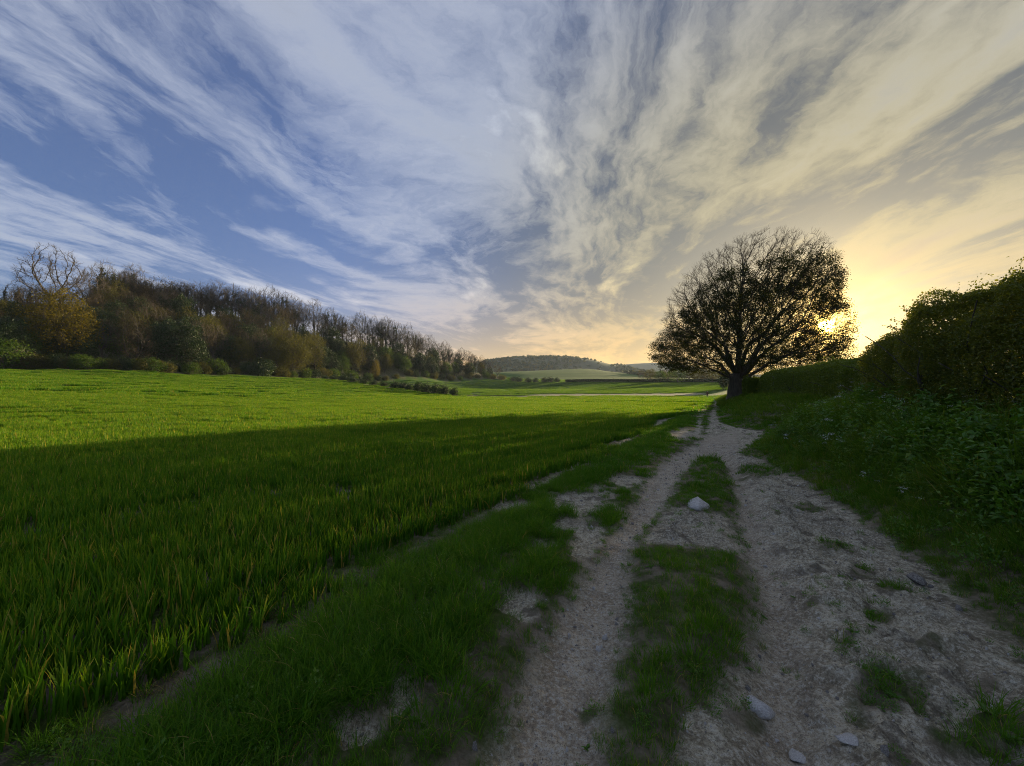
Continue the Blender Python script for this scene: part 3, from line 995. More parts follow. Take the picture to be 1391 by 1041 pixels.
def build_verges():
    # short sward of the verge, the middle ridge and the tufts on the worn ground
    near = [tuft(46, 0.055, 0.105, 0.0042, 3, M_GRASS) for _ in range(4)] + [tuft(60, 0.07, 0.17, 0.0048, 3, M_GRASS, 0.5, 0.6) for _ in range(4)] + [tuft(26, 0.06, 0.09, 0.004, 3, M_DRY, 0.8, 0.6) for _ in range(2)]
    near += [weed(1) for _ in range(2)] + [weed(2) for _ in range(3)]
    c0 = hidden_collection('sward_near', near)
    far = [tuft(70, 0.14, 0.13, 0.010, 2, M_GRASS) for _ in range(4)] + [tuft(80, 0.16, 0.18, 0.011, 2, M_GRASS, 0.5, 0.6) for _ in range(3)] + [tuft(40, 0.14, 0.10, 0.008, 2, M_DRY, 0.8) for _ in range(1)]
    c1 = hidden_collection('sward_far', far)
    vfar = [tuft(150, 0.5, 0.17, 0.026, 2, M_GRASS) for _ in range(5)]
    c2 = hidden_collection('sward_distant', vfar)
    out = []
    for k, (r0, r1, step, c, nk) in enumerate(((0.9, 7.5, 0.060, c0, (4, 8, 10)), (7.5, 26, 0.16, c1, (4, 7, 8)), (26, 130, 0.62, c2, (3, 5, 5)))):
        P = ring_points(r0, r1, step, -50, 62)
        fe = poly_sd(P, FIELD_EDGE, closed=False)
        t = bank_t(P)
        m = (fe > -0.25) & (t < (0.9 if k < 2 else 2.5)) & (P[:, 1] < 140)
        P, fe, t = P[m], fe[m], t[m]
        C = cover(P)
        B = C[0]
        dens = (1 - B) ** 1.1
        pn = fbm(P[:, 0], P[:, 1], 1.1, 3, 61)
        worn = smooth(C[1], -0.02, -0.25)
        dens = dens * np.where(fe < 0.0, 0.6, 1.0)
        dens = np.maximum(dens, 0.30 * worn * smooth(C[2], 0.15, 0.4) * smooth(pn, 0.06, 0.30) + 0.012 * worn)
        thin = fbm(P[:, 0], P[:, 1], 1.9, 4, 66)
        dens = dens * (0.80 + 0.5 * pn) * (1 - 0.80 * smooth(thin, 0.02, 0.26) * smooth(fe, 0.5, 1.1))
        keep = rng.random(len(P)) < dens
        P, fe, B, pn, tr = P[keep], fe[keep], B[keep], pn[keep], C[1][keep]
        n = len(P)
        lush = smooth(pn, -0.15, 0.35) * 0.7 + 0.9 * np.exp(-((fe - 0.45) / 0.4) ** 2) + 0.5 * rng.random(n) + 0.35 * smooth(tr, 0.1, 0.5)
        edge_dry = (rng.random(n) < 0.55 * np.exp(-(fe / 0.22) ** 2) + 0.03)
        kind = np.where(lush > 1.05, rng.integers(nk[0], nk[1], n), rng.integers(0, nk[0], n))
        if nk[2] > nk[1]:
            kind = np.where(edge_dry, rng.integers(nk[1], nk[2], n), kind)
        if k == 0:
            wd = rng.random(n) < np.where(tr < 0, 0.35, 0.035)
            kind = np.where(wd, rng.integers(10, 15, n), kind)
        else:
            wd = np.zeros(n, bool)
        sc = (0.50 + 0.36 * np.clip(lush, 0, 1.5)) * rng.uniform(0.75, 1.2, n) * (0.55 + 0.45 * (1 - B))
        rot = np.c_[rng.normal(0, 0.12, n), rng.normal(0, 0.12, n), rng.uniform(0, 6.283, n)]
        sc = np.where(wd, sc * 0.42, sc)
        out.append((k, c, np.c_[P, ground_z(P)], rot, sc, kind))
    merged_scatter('verge_grass', 'short tufted grass on the verge and between the wheel lines of the track', 'grass', out)

    # the bank
    bk = [tuft(40, 0.10, 0.42, 0.009, 5, M_BANK, 0.6, 0.75) for _ in range(4)] + [tuft(60, 0.12, 0.26, 0.007, 4, M_BANK, 0.5, 0.6) for _ in range(3)]
    bk += [weed(0) for _ in range(4)] + [weed(1) for _ in range(3)] + [weed(2) for _ in range(4)] + [flower_head() for _ in range(2)]
    cb = hidden_collection('bank_plants', bk)
    bf = [tuft(110, 0.42, 0.34, 0.022, 3, M_BANK, 0.5, 0.7) for _ in range(4)]
    cf = hidden_collection('bank_plants_far', bf)
    out = []
    P = ring_points(1.5, 17, 0.125, 10, 70)
    t = bank_t(P)
    hd = poly_sd(P, HEDGE_FACE, closed=False)
    m = (t > 0.12 + 0.14 * fbm(P[:, 0], P[:, 1], 1.5, 3, 71)) & (hd < 0.7)
    P, t = P[m], t[m]
    n = len(P)
    pn = fbm(P[:, 0], P[:, 1], 0.8, 3, 72)
    u = rng.random(n) + 0.35 * pn
    low = t < 0.7
    kind = np.where(low, np.where(u < 0.72, rng.integers(4, 7, n), np.where(u < 0.86, rng.integers(11, 14, n), rng.integers(14, 18, n))),
                    np.where(u < 0.34, rng.integers(0, 4, n), np.where(u < 0.46, rng.integers(4, 7, n), np.where(u < 0.72, rng.integers(7, 11, n), np.where(u < 0.78, rng.integers(11, 14, n), rng.integers(14, 18, n))))))
    fl = (rng.random(n) < 0.012 + 0.03 * (fbm(P[:, 0], P[:, 1], 0.5, 2, 73) > 0.12))
    kind = np.where(fl, rng.integers(18, 20, n), kind)
    sc = rng.uniform(0.65, 1.25, n) * (0.60 + 0.75 * smooth(t, 0.1, 1.3))
    # grasses lean out over the track
    rot = np.c_[rng.normal(0, 0.2, n), rng.normal(-0.12, 0.2, n), rng.uniform(0, 6.283, n)]
    out.append((0, cb, np.c_[P, ground_z(P)], rot, sc, kind))
    P = ring_points(17, 120, 0.42, 10, 64)
    t = bank_t(P)
    m = (t > 0.3) & (t < 9)
    P, t = P[m], t[m]
    n = len(P)
    rot = np.c_[rng.normal(0, 0.1, n), rng.normal(0, 0.1, n), rng.uniform(0, 6.283, n)]
    out.append((1, cf, np.c_[P, ground_z(P)], rot, rng.uniform(0.6, 1.15, n) * (0.5 + 0.5 * smooth(t, 0.2, 1.5)), rng.integers(0, 4, n)))
    merged_scatter('bank_undergrowth', 'tangled grass, nettles and white-flowered weeds on the bank below the hedges', 'undergrowth', out)


# ------------------------------------------------------------------ stones
def ico(sub):
    import bmesh
    bm = bmesh.new()
    bmesh.ops.create_icosphere(bm, subdivisions=sub, radius=1)
    V = np.array([v.co[:] for v in bm.verts])
    F = np.array([[v.index for v in f.verts] for f in bm.faces])
    bm.free()
    return V, F


def rock(seed, sub=3, flat=0.6, mat=None, name='stone', rough=0.25):
    V, F = ico(sub)
    r = np.random.default_rng(seed)
    for _ in range(7):                                     # split faces
        d = r.normal(size=3)
        d /= np.linalg.norm(d)
        c = r.uniform(0.45, 0.8)
        k = V @ d
        V = V - np.outer(np.maximum(k - c, 0) * 0.85, d)
    nz = fbm(V[:, 0] * 1.0 + V[:, 2] * 0.7 + seed, V[:, 1] - V[:, 2] * 0.6, 1.8, 3, seed)
    V = V * (1 + rough * nz)[:, None] * [1, r.uniform(0.65, 0.9), flat]
    return mesh_np(name, V, F, (mat,), None, sub > 2)


STONES = [(950, 690, 0.185, 0.52, 'whitish block of stone at the end of the grass island between the wheel lines', 'stone', 1, M_STONE),
          (1030, 944, 0.072, 0.6, 'rounded pale stone half sunk beside the near grass ridge on the worn track', 'stone', 2, M_STONE),
          (1084, 999, 0.055, 0.35, 'small flat pale stone on the bare clay in front of the rounded stone', 'stone', 3, M_STONE),
          (1152, 1012, 0.050, 0.3, 'thin flat chalk flake lying furthest forward on the bare clay', 'stone', 4, M_STONE),
          (1243, 787, 0.085, 0.5, 'grey lump of stone on the worn ground close to the bank', 'stone', 6, M_STONE2),
          (1160, 610, 0.1, 0.5, None, None, 0, None)]


def build_stones():
    for u, v, r, fl, lab, cat, sd, mat in STONES:
        if lab is None:
            continue
        x, y = G([(u, v)])[0]
        o = link('stone', rock(sd * 11, 3, fl, mat), None, label=lab, category=cat)
        o.location = (x, y, gz(x, y) + r * fl * 0.12)
        o.rotation_euler = (0.1, -0.08, sd * 1.3)
        o.scale = (r, r, r)
    # crumbs of chalk and flint
    ms = [rock(100 + k, 1, 0.6, M_STONE2 if k < 3 else M_STONE, 'crumb', 0.3) for k in range(5)]
    c = hidden_collection('crumb_kinds', ms)
    P = ring_points(1.0, 14, 0.045, -25, 55)
    t, fe = bank_t(P), poly_sd(P, FIELD_EDGE, closed=False)
    P = P[(t < 0.2) & (fe > 0)]
    C = cover(P)
    pn = fbm(P[:, 0], P[:, 1], 2.0, 3, 81)
    line = smooth(C[2], 0.05, -0.1)
    dens = C[0] * (0.20 + 0.16 * smooth(pn, 0.0, 0.4) + 0.26 * line * smooth(pn, -0.2, 0.3))
    P = P[rng.random(len(P)) < dens]
    n = len(P)
    s = 0.006 + 0.015 * rng.power(0.35, n) * rng.random(n) + 0.026 * rng.random(n) * (rng.random(n) < 0.06)
    rot = rng.uniform(0, 6.28, (n, 3))
    kk = np.where(rng.random(n) < 0.65, rng.integers(0, 3, n), rng.integers(3, 5, n))
    merged_scatter('loose_gravel', 'loose chalk crumbs and small flints strewn along the wheel lines', 'gravel', [(0, c, np.c_[P, ground_z(P) + s * 0.2], rot, s, kk)])

# ------------------------------------------------------------------ branching
def tubes(P, par, rad, sides_fn=lambda r: 14 if r > 0.3 else 7 if r > 0.12 else (5 if r > 0.03 else 3)):
    """skin a branch skeleton: follow each branch along its thickest child so rings are shared"""
    n = len(P)
    kids = [[] for _ in range(n)]
    for i in range(n):
        if par[i] >= 0:
            kids[par[i]].append(i)
    V, F, o = [], [], 0
    stack = [(-1, 0)]
    while stack:
        prev, s = stack.pop()
        chain = ([prev] if prev >= 0 else []) + [s]
        c = s
        while kids[c]:
            ks = sorted(kids[c], key=lambda q: -rad[q])
            for q in ks[1:]:
                stack.append((c, q))
            c = ks[0]
            chain.append(c)
        if len(chain) < 2:
            continue
        pts = P[chain]
        rr = rad[chain].copy()
        if prev >= 0:
            rr[0] = min(rr[0], rr[1] * 1.25)
        tg = np.gradient(pts, axis=0)
        tg /= np.linalg.norm(tg, axis=1, keepdims=True) + 1e-9
        sd = sides_fn(rr.max())
        ref = np.array([0, 0, 1.0]) if abs(tg[0][2]) < 0.8 else np.array([1.0, 0, 0])
        a = np.cross(tg, ref)
        a /= np.linalg.norm(a, axis=1, keepdims=True) + 1e-9
        b = np.cross(tg, a)
        an = np.arange(sd) * 2 * np.pi / sd
        ring = (a[:, None] * np.cos(an)[None, :, None] + b[:, None] * np.sin(an)[None, :, None]) * rr[:, None, None] + pts[:, None]
        m = len(chain)
        V.append(ring.reshape(-1, 3))
        i, j = np.meshgrid(np.arange(m - 1), np.arange(sd), indexing='ij')
        F.append((np.stack([i * sd + j, i * sd + (j + 1) % sd, (i + 1) * sd + (j + 1) % sd, (i + 1) * sd + j], -1) + o).reshape(-1, 4))
        o += m * sd
    return np.vstack(V), np.vstack(F)


def colonize(att, nodes, par, step, infl, kill, iters=120, tropism=(0, 0, 0.12), jit=0.15):
    P = [np.array(p, float) for p in nodes]
    par = list(par)
    arr = np.array(P)
    d = np.sqrt(((att[:, None] - arr[None]) ** 2).sum(-1))
    ni, nd = d.argmin(1), d.min(1)
    nk = np.zeros(200000, int)
    alive = nd > kill
    trop = np.array(tropism)
    for _ in range(iters):
        m = alive & (nd < infl)
        if not m.any():
            break
        ids = ni[m]
        dv = att[m] - np.array(P)[ids]
        dv /= np.linalg.norm(dv, axis=1, keepdims=True) + 1e-9
        S = np.zeros((len(P), 3))
        np.add.at(S, ids, dv)
        src = np.unique(ids)
        src = src[nk[src] < 3]
        if len(src) == 0:
            break
        g = S[src]
        g /= np.linalg.norm(g, axis=1, keepdims=True) + 1e-9
        g = g + trop + rng.normal(0, jit, g.shape)
        g /= np.linalg.norm(g, axis=1, keepdims=True) + 1e-9
        new = np.array(P)[src] + g * step
        nk[src] += 1
        k0 = len(P)
        P.extend(new)
        par.extend(src.tolist())
        dd = np.sqrt(((att[:, None] - new[None]) ** 2).sum(-1))
        a, b = dd.argmin(1), dd.min(1)
        upd = b < nd
        nd[upd], ni[upd] = b[upd], a[upd] + k0
        alive &= nd > kill
        stuck = nk[ni] >= 3
        alive &= ~stuck
    return np.array(P), np.array(par)


def radii(P, par, tip, power, base=None):
    n = len(P)
    s = np.zeros(n)
    leaf = np.ones(n, bool)
    leaf[par[par >= 0]] = False
    for i in range(n - 1, -1, -1):
        if leaf[i]:
            s[i] = tip ** power
        if par[i] >= 0:
            s[par[i]] += s[i]
    r = s ** (1 / power)
    if base:
        f = math.log(base / tip) / math.log(r[0] / tip)
        r = tip * (r / tip) ** f
    return r, leaf


def soften(P, par, it=2):
    n = len(P)
    kid = np.full(n, -1)
    cnt = np.zeros(n, int)
    for i in range(n):
        if par[i] >= 0:
            cnt[par[i]] += 1
            kid[par[i]] = i
    for _ in range(it):
        m = (par >= 0) & (cnt == 1)
        Q = P.copy()
        Q[m] = 0.5 * P[m] + 0.25 * P[par[m]] + 0.25 * P[kid[m]]
        P = Q
    return P


def twigs(P, D0, n_each, ln, r, spread=0.75, up=0.15, seg=2, fork=0.6):
    """thin three-sided shoots from points P in directions D0; returns mesh arrays and their tips"""
    k = len(P) * n_each
    p = np.repeat(P, n_each, 0)
    d = np.repeat(D0, n_each, 0) + spread * unit(k) + [0, 0, up]
    d /= np.linalg.norm(d, axis=1, keepdims=True)
    L = ln * rng.uniform(0.5, 1.2, k)
    mid = p + d * (L * 0.5)[:, None]
    d2 = d + 0.35 * unit(k) + [0, 0, up]
    d2 /= np.linalg.norm(d2, axis=1, keepdims=True)
    end = mid + d2 * (L * 0.5)[:, None]
    A = [(p, mid, r, r * 0.75), (mid, end, r * 0.75, r * 0.35)]
    f = rng.random(k) < fork
    for sgn in (1, -1):
        d3 = d[f] + 0.75 * unit(f.sum()) + [0, 0, up]
        d3 /= np.linalg.norm(d3, axis=1, keepdims=True)
        A.append((mid[f], mid[f] + d3 * (L[f] * 0.5)[:, None], r * 0.6, r * 0.3))
    Vs, Fs, o = [], [], 0
    tips = []
    for a, b, ra, rb in A:
        t = b - a
        t /= np.linalg.norm(t, axis=1, keepdims=True) + 1e-9
        ref = np.where(np.abs(t[:, 2:3]) < 0.8, [[0, 0, 1.0]], [[1.0, 0, 0]])
        x = np.cross(t, ref)
        x /= np.linalg.norm(x, axis=1, keepdims=True) + 1e-9
        y = np.cross(t, x)
        m = len(a)
        V = np.zeros((m, 6, 3))
        for q in range(3):
            w = x * math.cos(q * 2.0944) + y * math.sin(q * 2.0944)
            V[:, q], V[:, 3 + q] = a + w * ra, b + w * rb
        f4 = np.array([[q, (q + 1) % 3, 3 + (q + 1) % 3, 3 + q] for q in range(3)])
        Fs.append((np.arange(m)[:, None, None] * 6 + f4[None] + o).reshape(-1, 4))
        Vs.append(V.reshape(-1, 3))
        o += 6 * m
        tips.append(b)
    return np.vstack(Vs), np.vstack(Fs), np.vstack(tips[1:]), np.vstack([b - a for a, b, _, _ in A[1:]])


# ------------------------------------------------------------------ the lone tree by the track
TREE_AT = D(1002, 541, 40)[:2]


def build_lone_tree():
    bx, by = TREE_AT
    bz = gz(bx, by) - 0.1
    root = thing('spreading_tree', 'broad solitary tree with bare upper twigs in front of the setting sun', 'tree', (bx, by, bz), 0, (1.0, 1.0, 0.945))
    # crown outline: reach against height (wider to both sides, blunt dome)
    hs = np.array([3.0, 3.8, 4.6, 7.0, 9.0, 11.0, 13.0, 14.5, 15.8, 16.7, 17.2])
    rs = np.array([6.2, 7.8, 8.4, 8.1, 7.9, 7.5, 6.9, 5.9, 4.3, 2.6, 0.4])
    ch = np.array([4.5, 7, 11, 14, 17])
    cs = np.array([0.4, 0.6, 1.0, 1.9, 2.5])
    n = 8000
    lx, ly = math.cos(R(29.6)), -math.sin(R(29.6))
    A = np.empty((0, 3))
    while len(A) < n:
        q = rng.uniform(-1, 1, (20000, 3)) * [11, 11, 7.2] + [0.5, 0, 10.1]
        c = np.interp(q[:, 2], ch, cs)
        qx, qy = q[:, 0] - c * lx, q[:, 1] - c * ly
        r = np.hypot(qx, qy)
        th = np.arctan2(qy, qx)
        lim = np.interp(q[:, 2], hs, rs, 0, 0) * (1 + 0.11 * fbm(np.cos(th) * 1.4 + 4, np.sin(th) * 1.4 + q[:, 2] * 0.22, 1.0, 3, 5))
        f = r / np.maximum(lim, 0.01)
        gap = fbm(q[:, 0] + 0.5 * q[:, 1], q[:, 2] - 0.3 * q[:, 1], 0.28, 2, 15) > 0.22
        ok = (f < 1) & (rng.random(len(q)) < 0.25 + 0.75 * f ** 1.5) & (q[:, 2] > 3.1 + 2.4 * (f < 0.35)) & ~(gap & (rng.random(len(q)) < 0.5))
        A = np.vstack([A, q[ok]])
    A = A[:n]
    # stout bole that parts early into a fan of upright limbs
    nodes, par = [], []
    def add(p, pr):
        nodes.append(np.array(p, float)); par.append(pr)
        return len(nodes) - 1
    c = add((0, 0, -0.2), -1)
    for z in (0.4, 0.9, 1.4, 1.9, 2.4):
        c = add((0.04 * z, 0.0, z), c)
    bole = c
    limbs = [(-0.55, 0.1, 0.75), (0.25, -0.2, 1.0), (0.75, 0.1, 0.75), (-0.15, 0.45, 0.95), (0.4, 0.5, 0.7), (-0.25, -0.5, 0.8), (-0.95, -0.1, 0.35), (1.0, -0.2, 0.45), (0.1, -0.9, 0.5), (-0.1, 0.95, 0.45), (0.05, 0.0, 1.2)]
    for k, l in enumerate(limbs):
        l = np.array(l)
        l = l / np.linalg.norm(l)
        c = bole if k < 6 or k == 10 else bole - 1
        p = nodes[c].copy()
        for s in range(5 if k != 6 else 4):
            p = p + (l + [0, 0, 0.10 * s]) * 0.62 + rng.normal(0, 0.05, 3)
            c = add(p, c)
    P, par = colonize(A, nodes, par, 0.38, 3.0, 0.52, 150, (0, 0, 0.08), 0.22)
    P = soften(P, par, 2)
    rad, leaf = radii(P, par, 0.010, 2.0, 0.86)
    main = rad > 0.045
    V, F = tubes(P, par, rad)
    # root flare, burrs
    zz = V[:, 2]
    fl = 1 + 0.30 * np.exp(-np.maximum(zz + 0.1, 0) / 0.5) + 0.24 * fbm(np.arctan2(V[:, 1], V[:, 0]) * 1.6, zz * 0.5, 1.3, 4, 8) * (zz < 3.2)
    near = np.hypot(V[:, 0], V[:, 1]) < 1.6
    V[near & (zz < 3.2), 0] *= fl[near & (zz < 3.2)]
    V[near & (zz < 3.2), 1] *= fl[near & (zz < 3.2)]
    link('trunk', mesh_np('lone_tree_trunk', V, F, (M_BARK,), None, True), root)
    # fine twigs at every thin shoot
    thin = np.where((rad < 0.035) & (par >= 0))[0]
    Dv = P[thin] - P[par[thin]]
    Dv /= np.linalg.norm(Dv, axis=1, keepdims=True) + 1e-9
    out = P[thin] - [0.2, 0, 5.0]
    out /= np.linalg.norm(out, axis=1, keepdims=True) + 1e-9
    V, F, tips, td = twigs(P[thin], Dv * 0.7 + out * 0.6, 4, 0.66, 0.0070, 0.75, 0.10, 2, 0.7)
    link('twigs', mesh_np('lone_tree_twigs', V, F, (M_TWIG,)), root)
    # leaves: full below a rounded line, none on the topmost twigs
    lat = tips[:, 0] * lx + tips[:, 1] * ly
    line = np.interp(lat, [-8.5, -6.5, -4.6, -1.1, 3.1, 7, 9], [5.0, 7.0, 9.2, 12.3, 13.0, 13.2, 11.5]) + 0.5 * fbm(tips[:, 0], tips[:, 2], 0.5, 2, 3)
    mass = fbm(tips[:, 0] + 0.6 * tips[:, 1], tips[:, 2] - 0.3 * tips[:, 1], 0.42, 3, 4)
    prob = smooth(tips[:, 2] - line, 0.5, -0.4) * (0.08 + 0.74 * smooth(mass, -0.17, 0.16) + 0.35 * np.exp(-((tips[:, 2] - line + 0.7) / 0.9) ** 2))
    prob *= smooth(np.hypot(lat - 7.3, tips[:, 2] - 7.1), 0.75, 1.05)          # a hole in the leaves low on the sunward side
    sel = rng.random(len(tips)) < prob
    tp = tips[sel]
    per = 8
    pos = np.repeat(tp, per, 0) + rng.normal(0, 0.14, (len(tp) * per, 3))
    Lf = leaves(pos, unit(len(pos)) + [0, 0, 0.8], unit(len(pos)), rng.uniform(0.07, 0.15, len(pos)), 0.15, 0.7)
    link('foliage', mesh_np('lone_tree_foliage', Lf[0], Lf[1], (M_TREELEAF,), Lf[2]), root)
    # ivy hugging the bole and the lower limbs
    ii = np.where((rad > 0.09) & (P[:, 2] < 9))[0]
    ii = np.repeat(ii, 26)
    u = unit(len(ii))
    pos = P[ii] + u * (rad[ii] * 1.06 + rng.uniform(0, 0.12, len(ii)))[:, None] + rng.normal(0, 0.12, (len(ii), 3)) * [0.3, 0.3, 1]
    keep = rng.random(len(ii)) < 0.25 + 0.6 * smooth(fbm(pos[:, 0] * 2, pos[:, 2], 0.7, 3, 6), -0.1, 0.25)
    Lf = leaves(pos[keep], u[keep], unit(keep.sum()) - [0, 0, 0.7], rng.uniform(0.07, 0.13, keep.sum()), 0.1, 0.8)
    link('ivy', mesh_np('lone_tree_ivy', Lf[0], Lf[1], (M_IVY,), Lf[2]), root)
    return len(P)


# ------------------------------------------------------------------ woodland tree kinds
def tree_kind(h, crown_lo, rmax, shape, natt, step, twig_n, twig_l, twig_r, leaf=None, leaf_n=0, leaf_s=0.3, leaf_top=1.0, ivy=0.0, base=0.3, limbs=1, clump=0.5, lean=0.0):
    """returns [(part name, mesh)]; h metres tall, crown from crown_lo*h, reach rmax"""
    A = np.empty((0, 3))
    lo = crown_lo * h
    while len(A) < natt:
        q = rng.uniform(-1, 1, (natt * 6, 3)) * [rmax, rmax, (h - lo) / 2] + [0, 0, (h + lo) / 2]
        t = (q[:, 2] - lo) / (h - lo)
        lim = rmax * (np.sin(np.pi * np.clip(t, 0, 1) ** shape) ** 0.6) * (1 + 0.25 * fbm(np.arctan2(q[:, 1], q[:, 0]) * 1.6, t * 3, 1.0, 2, int(h * 7)))
        f = np.hypot(q[:, 0], q[:, 1]) / np.maximum(lim, 0.01)
        A = np.vstack([A, q[(f < 1) & (rng.random(len(q)) < 0.3 + 0.7 * f)]])
    A = A[:natt]
    A[:, 0] += lean * A[:, 2]
    nodes, par = [np.array([0, 0, -0.4])], [-1]
    top = max(lo, 0.12 * h) + 0.25 * (h - lo) * (limbs == 1)
    for z in np.arange(0.6, top, step * 1.5):
        nodes.append(np.array([lean * z + 0.12 * math.sin(z * 0.9 + h), 0.10 * math.cos(z * 0.8 + h), z]))
        par.append(len(nodes) - 2)
    stem = len(nodes) - 1
    if limbs > 1:
        for k in range(limbs):
            a = k * 6.283 / limbs + rng.uniform(-0.4, 0.4)
            p, c = nodes[stem].copy(), stem
            for s in range(5):
                p = p + np.array([0.55 * math.cos(a), 0.55 * math.sin(a), 0.85]) * step
                nodes.append(p.copy()); par.append(c)
                c = len(nodes) - 1
    P, par = colonize(A, nodes, par, step, 9 * step, 1.6 * step, 80, (0, 0, 0.12), 0.2)
    P = soften(P, par, 1)
    rad, lf = radii(P, par, twig_r * 1.6, 2.1, base)
    out = []
    V, F = tubes(P, par, rad, lambda r: 6 if r > 0.15 else 3)
    out.append(('trunk', mesh_np('wood_trunk', V, F, (M_WOODBARK,), None, True)))
    thin = np.where((rad < base * 0.22) & (par >= 0))[0]
    Dv = P[thin] - P[par[thin]]
    Dv /= np.linalg.norm(Dv, axis=1, keepdims=True) + 1e-9
    V, F, tips, td = twigs(P[thin], Dv, twig_n, twig_l, twig_r, 0.8, 0.25, 2, 0.8)
    out.append(('twigs', mesh_np('wood_twigs', V, F, (M_WOODTWIG,))))
    if leaf is not None and leaf_n:
        pick = tips[(tips[:, 2] < leaf_top * h) & (rng.random(len(tips)) < clump + 0.6 * fbm(tips[:, 0] + tips[:, 1] * 0.7, tips[:, 2], 0.35, 2, 7))]
        pos = np.repeat(pick, leaf_n, 0)
        pos = pos + rng.normal(0, twig_l * 0.42, pos.shape)
        u = unit(len(pos))
        Lf = leaves(pos, u + [0, 0, 0.6], unit(len(pos)), leaf_s * rng.uniform(0.6, 1.3, len(pos)), 0.15, 0.75)
        out.append(('foliage', mesh_np('wood_foliage', Lf[0], Lf[1], (leaf,), Lf[2])))
    if ivy > 0:
        ii = np.where((rad > base * 0.22) & (P[:, 2] < ivy * h))[0]
        ii = np.repeat(ii, 46)
        u = unit(len(ii))
        pos = P[ii] + u * (rad[ii] + rng.gamma(1.4, 0.28, len(ii)))[:, None] + rng.normal(0, 0.3, (len(ii), 3)) * [0.3, 0.3, 1]
        Lf = leaves(pos, u, unit(len(ii)) - [0, 0, 0.5], rng.uniform(0.22, 0.48, len(ii)), 0.1, 0.8)
        out.append(('ivy', mesh_np('wood_ivy', Lf[0], Lf[1], (M_IVY,), Lf[2])))
    return out


def shrub_kind(h, r, leaf, n, s, seed):
    """low thicket: stems from the ground and leaves in uneven lobes"""
    g = np.random.default_rng(seed)
    lob = np.c_[g.uniform(-0.65, 0.65, (9, 2)) * r, g.uniform(0.25, 0.72, 9) * h]
    lr = g.uniform(0.30, 0.5, 9) * min(h, r * 1.3)
    k = g.integers(0, 9, n)
    u = unit(n)
    pos = lob[k] + u * (lr[k] * g.uniform(0.5, 1.05, n))[:, None]
    pos[:, 2] = np.abs(pos[:, 2]) * 1.0
    Lf = leaves(pos, u + [0, 0, 0.5] + 0.4 * unit(n), u + unit(n), s * g.uniform(0.6, 1.3, n), 0.15, 0.7)
    st = []
    P0 = np.zeros((14, 3)) + np.c_[g.normal(0, r * 0.15, (14, 2)), np.zeros(14) - 0.1]
    d = lob[g.integers(0, 9, 14)] - P0
    L = np.linalg.norm(d, axis=1, keepdims=True)
    V, F, tips, td = twigs(P0, d / L, 3, float(h) * 0.9, 0.03 * h / 3, 0.4, 0.2, 2, 0.8)
    return [('stem', mesh_np('shrub_stem', V, F, (M_STEM,))), ('foliage', mesh_np('shrub_foliage', Lf[0], Lf[1], (leaf,), Lf[2]))]


def make(name, parts, label, category, loc=(0, 0, -500), group=None):
    o = thing(name, label, category, loc, 0, 1, group)
    for pn, me in parts:
        link(pn, me, o)
    return o


class Kind:
    """keeps the parts of one kind; the first use makes it, later uses copy it"""
    def __init__(s, name, category, parts, hgt):
        s.name, s.category, s.parts, s.h, s.first = name, category, parts, hgt, None

    def place(s, x, y, z, rz, sc, label, group=None):
        if s.first is None:
            s.first = make(s.name, s.parts, label, s.category, (x, y, z), group)
            s.first.rotation_euler.z = rz
            s.first.scale = (sc,) * 3 if isinstance(sc, (int, float)) else sc
            return s.first
        return copy_thing(s.first, (x, y, z), rz, sc, label, group)


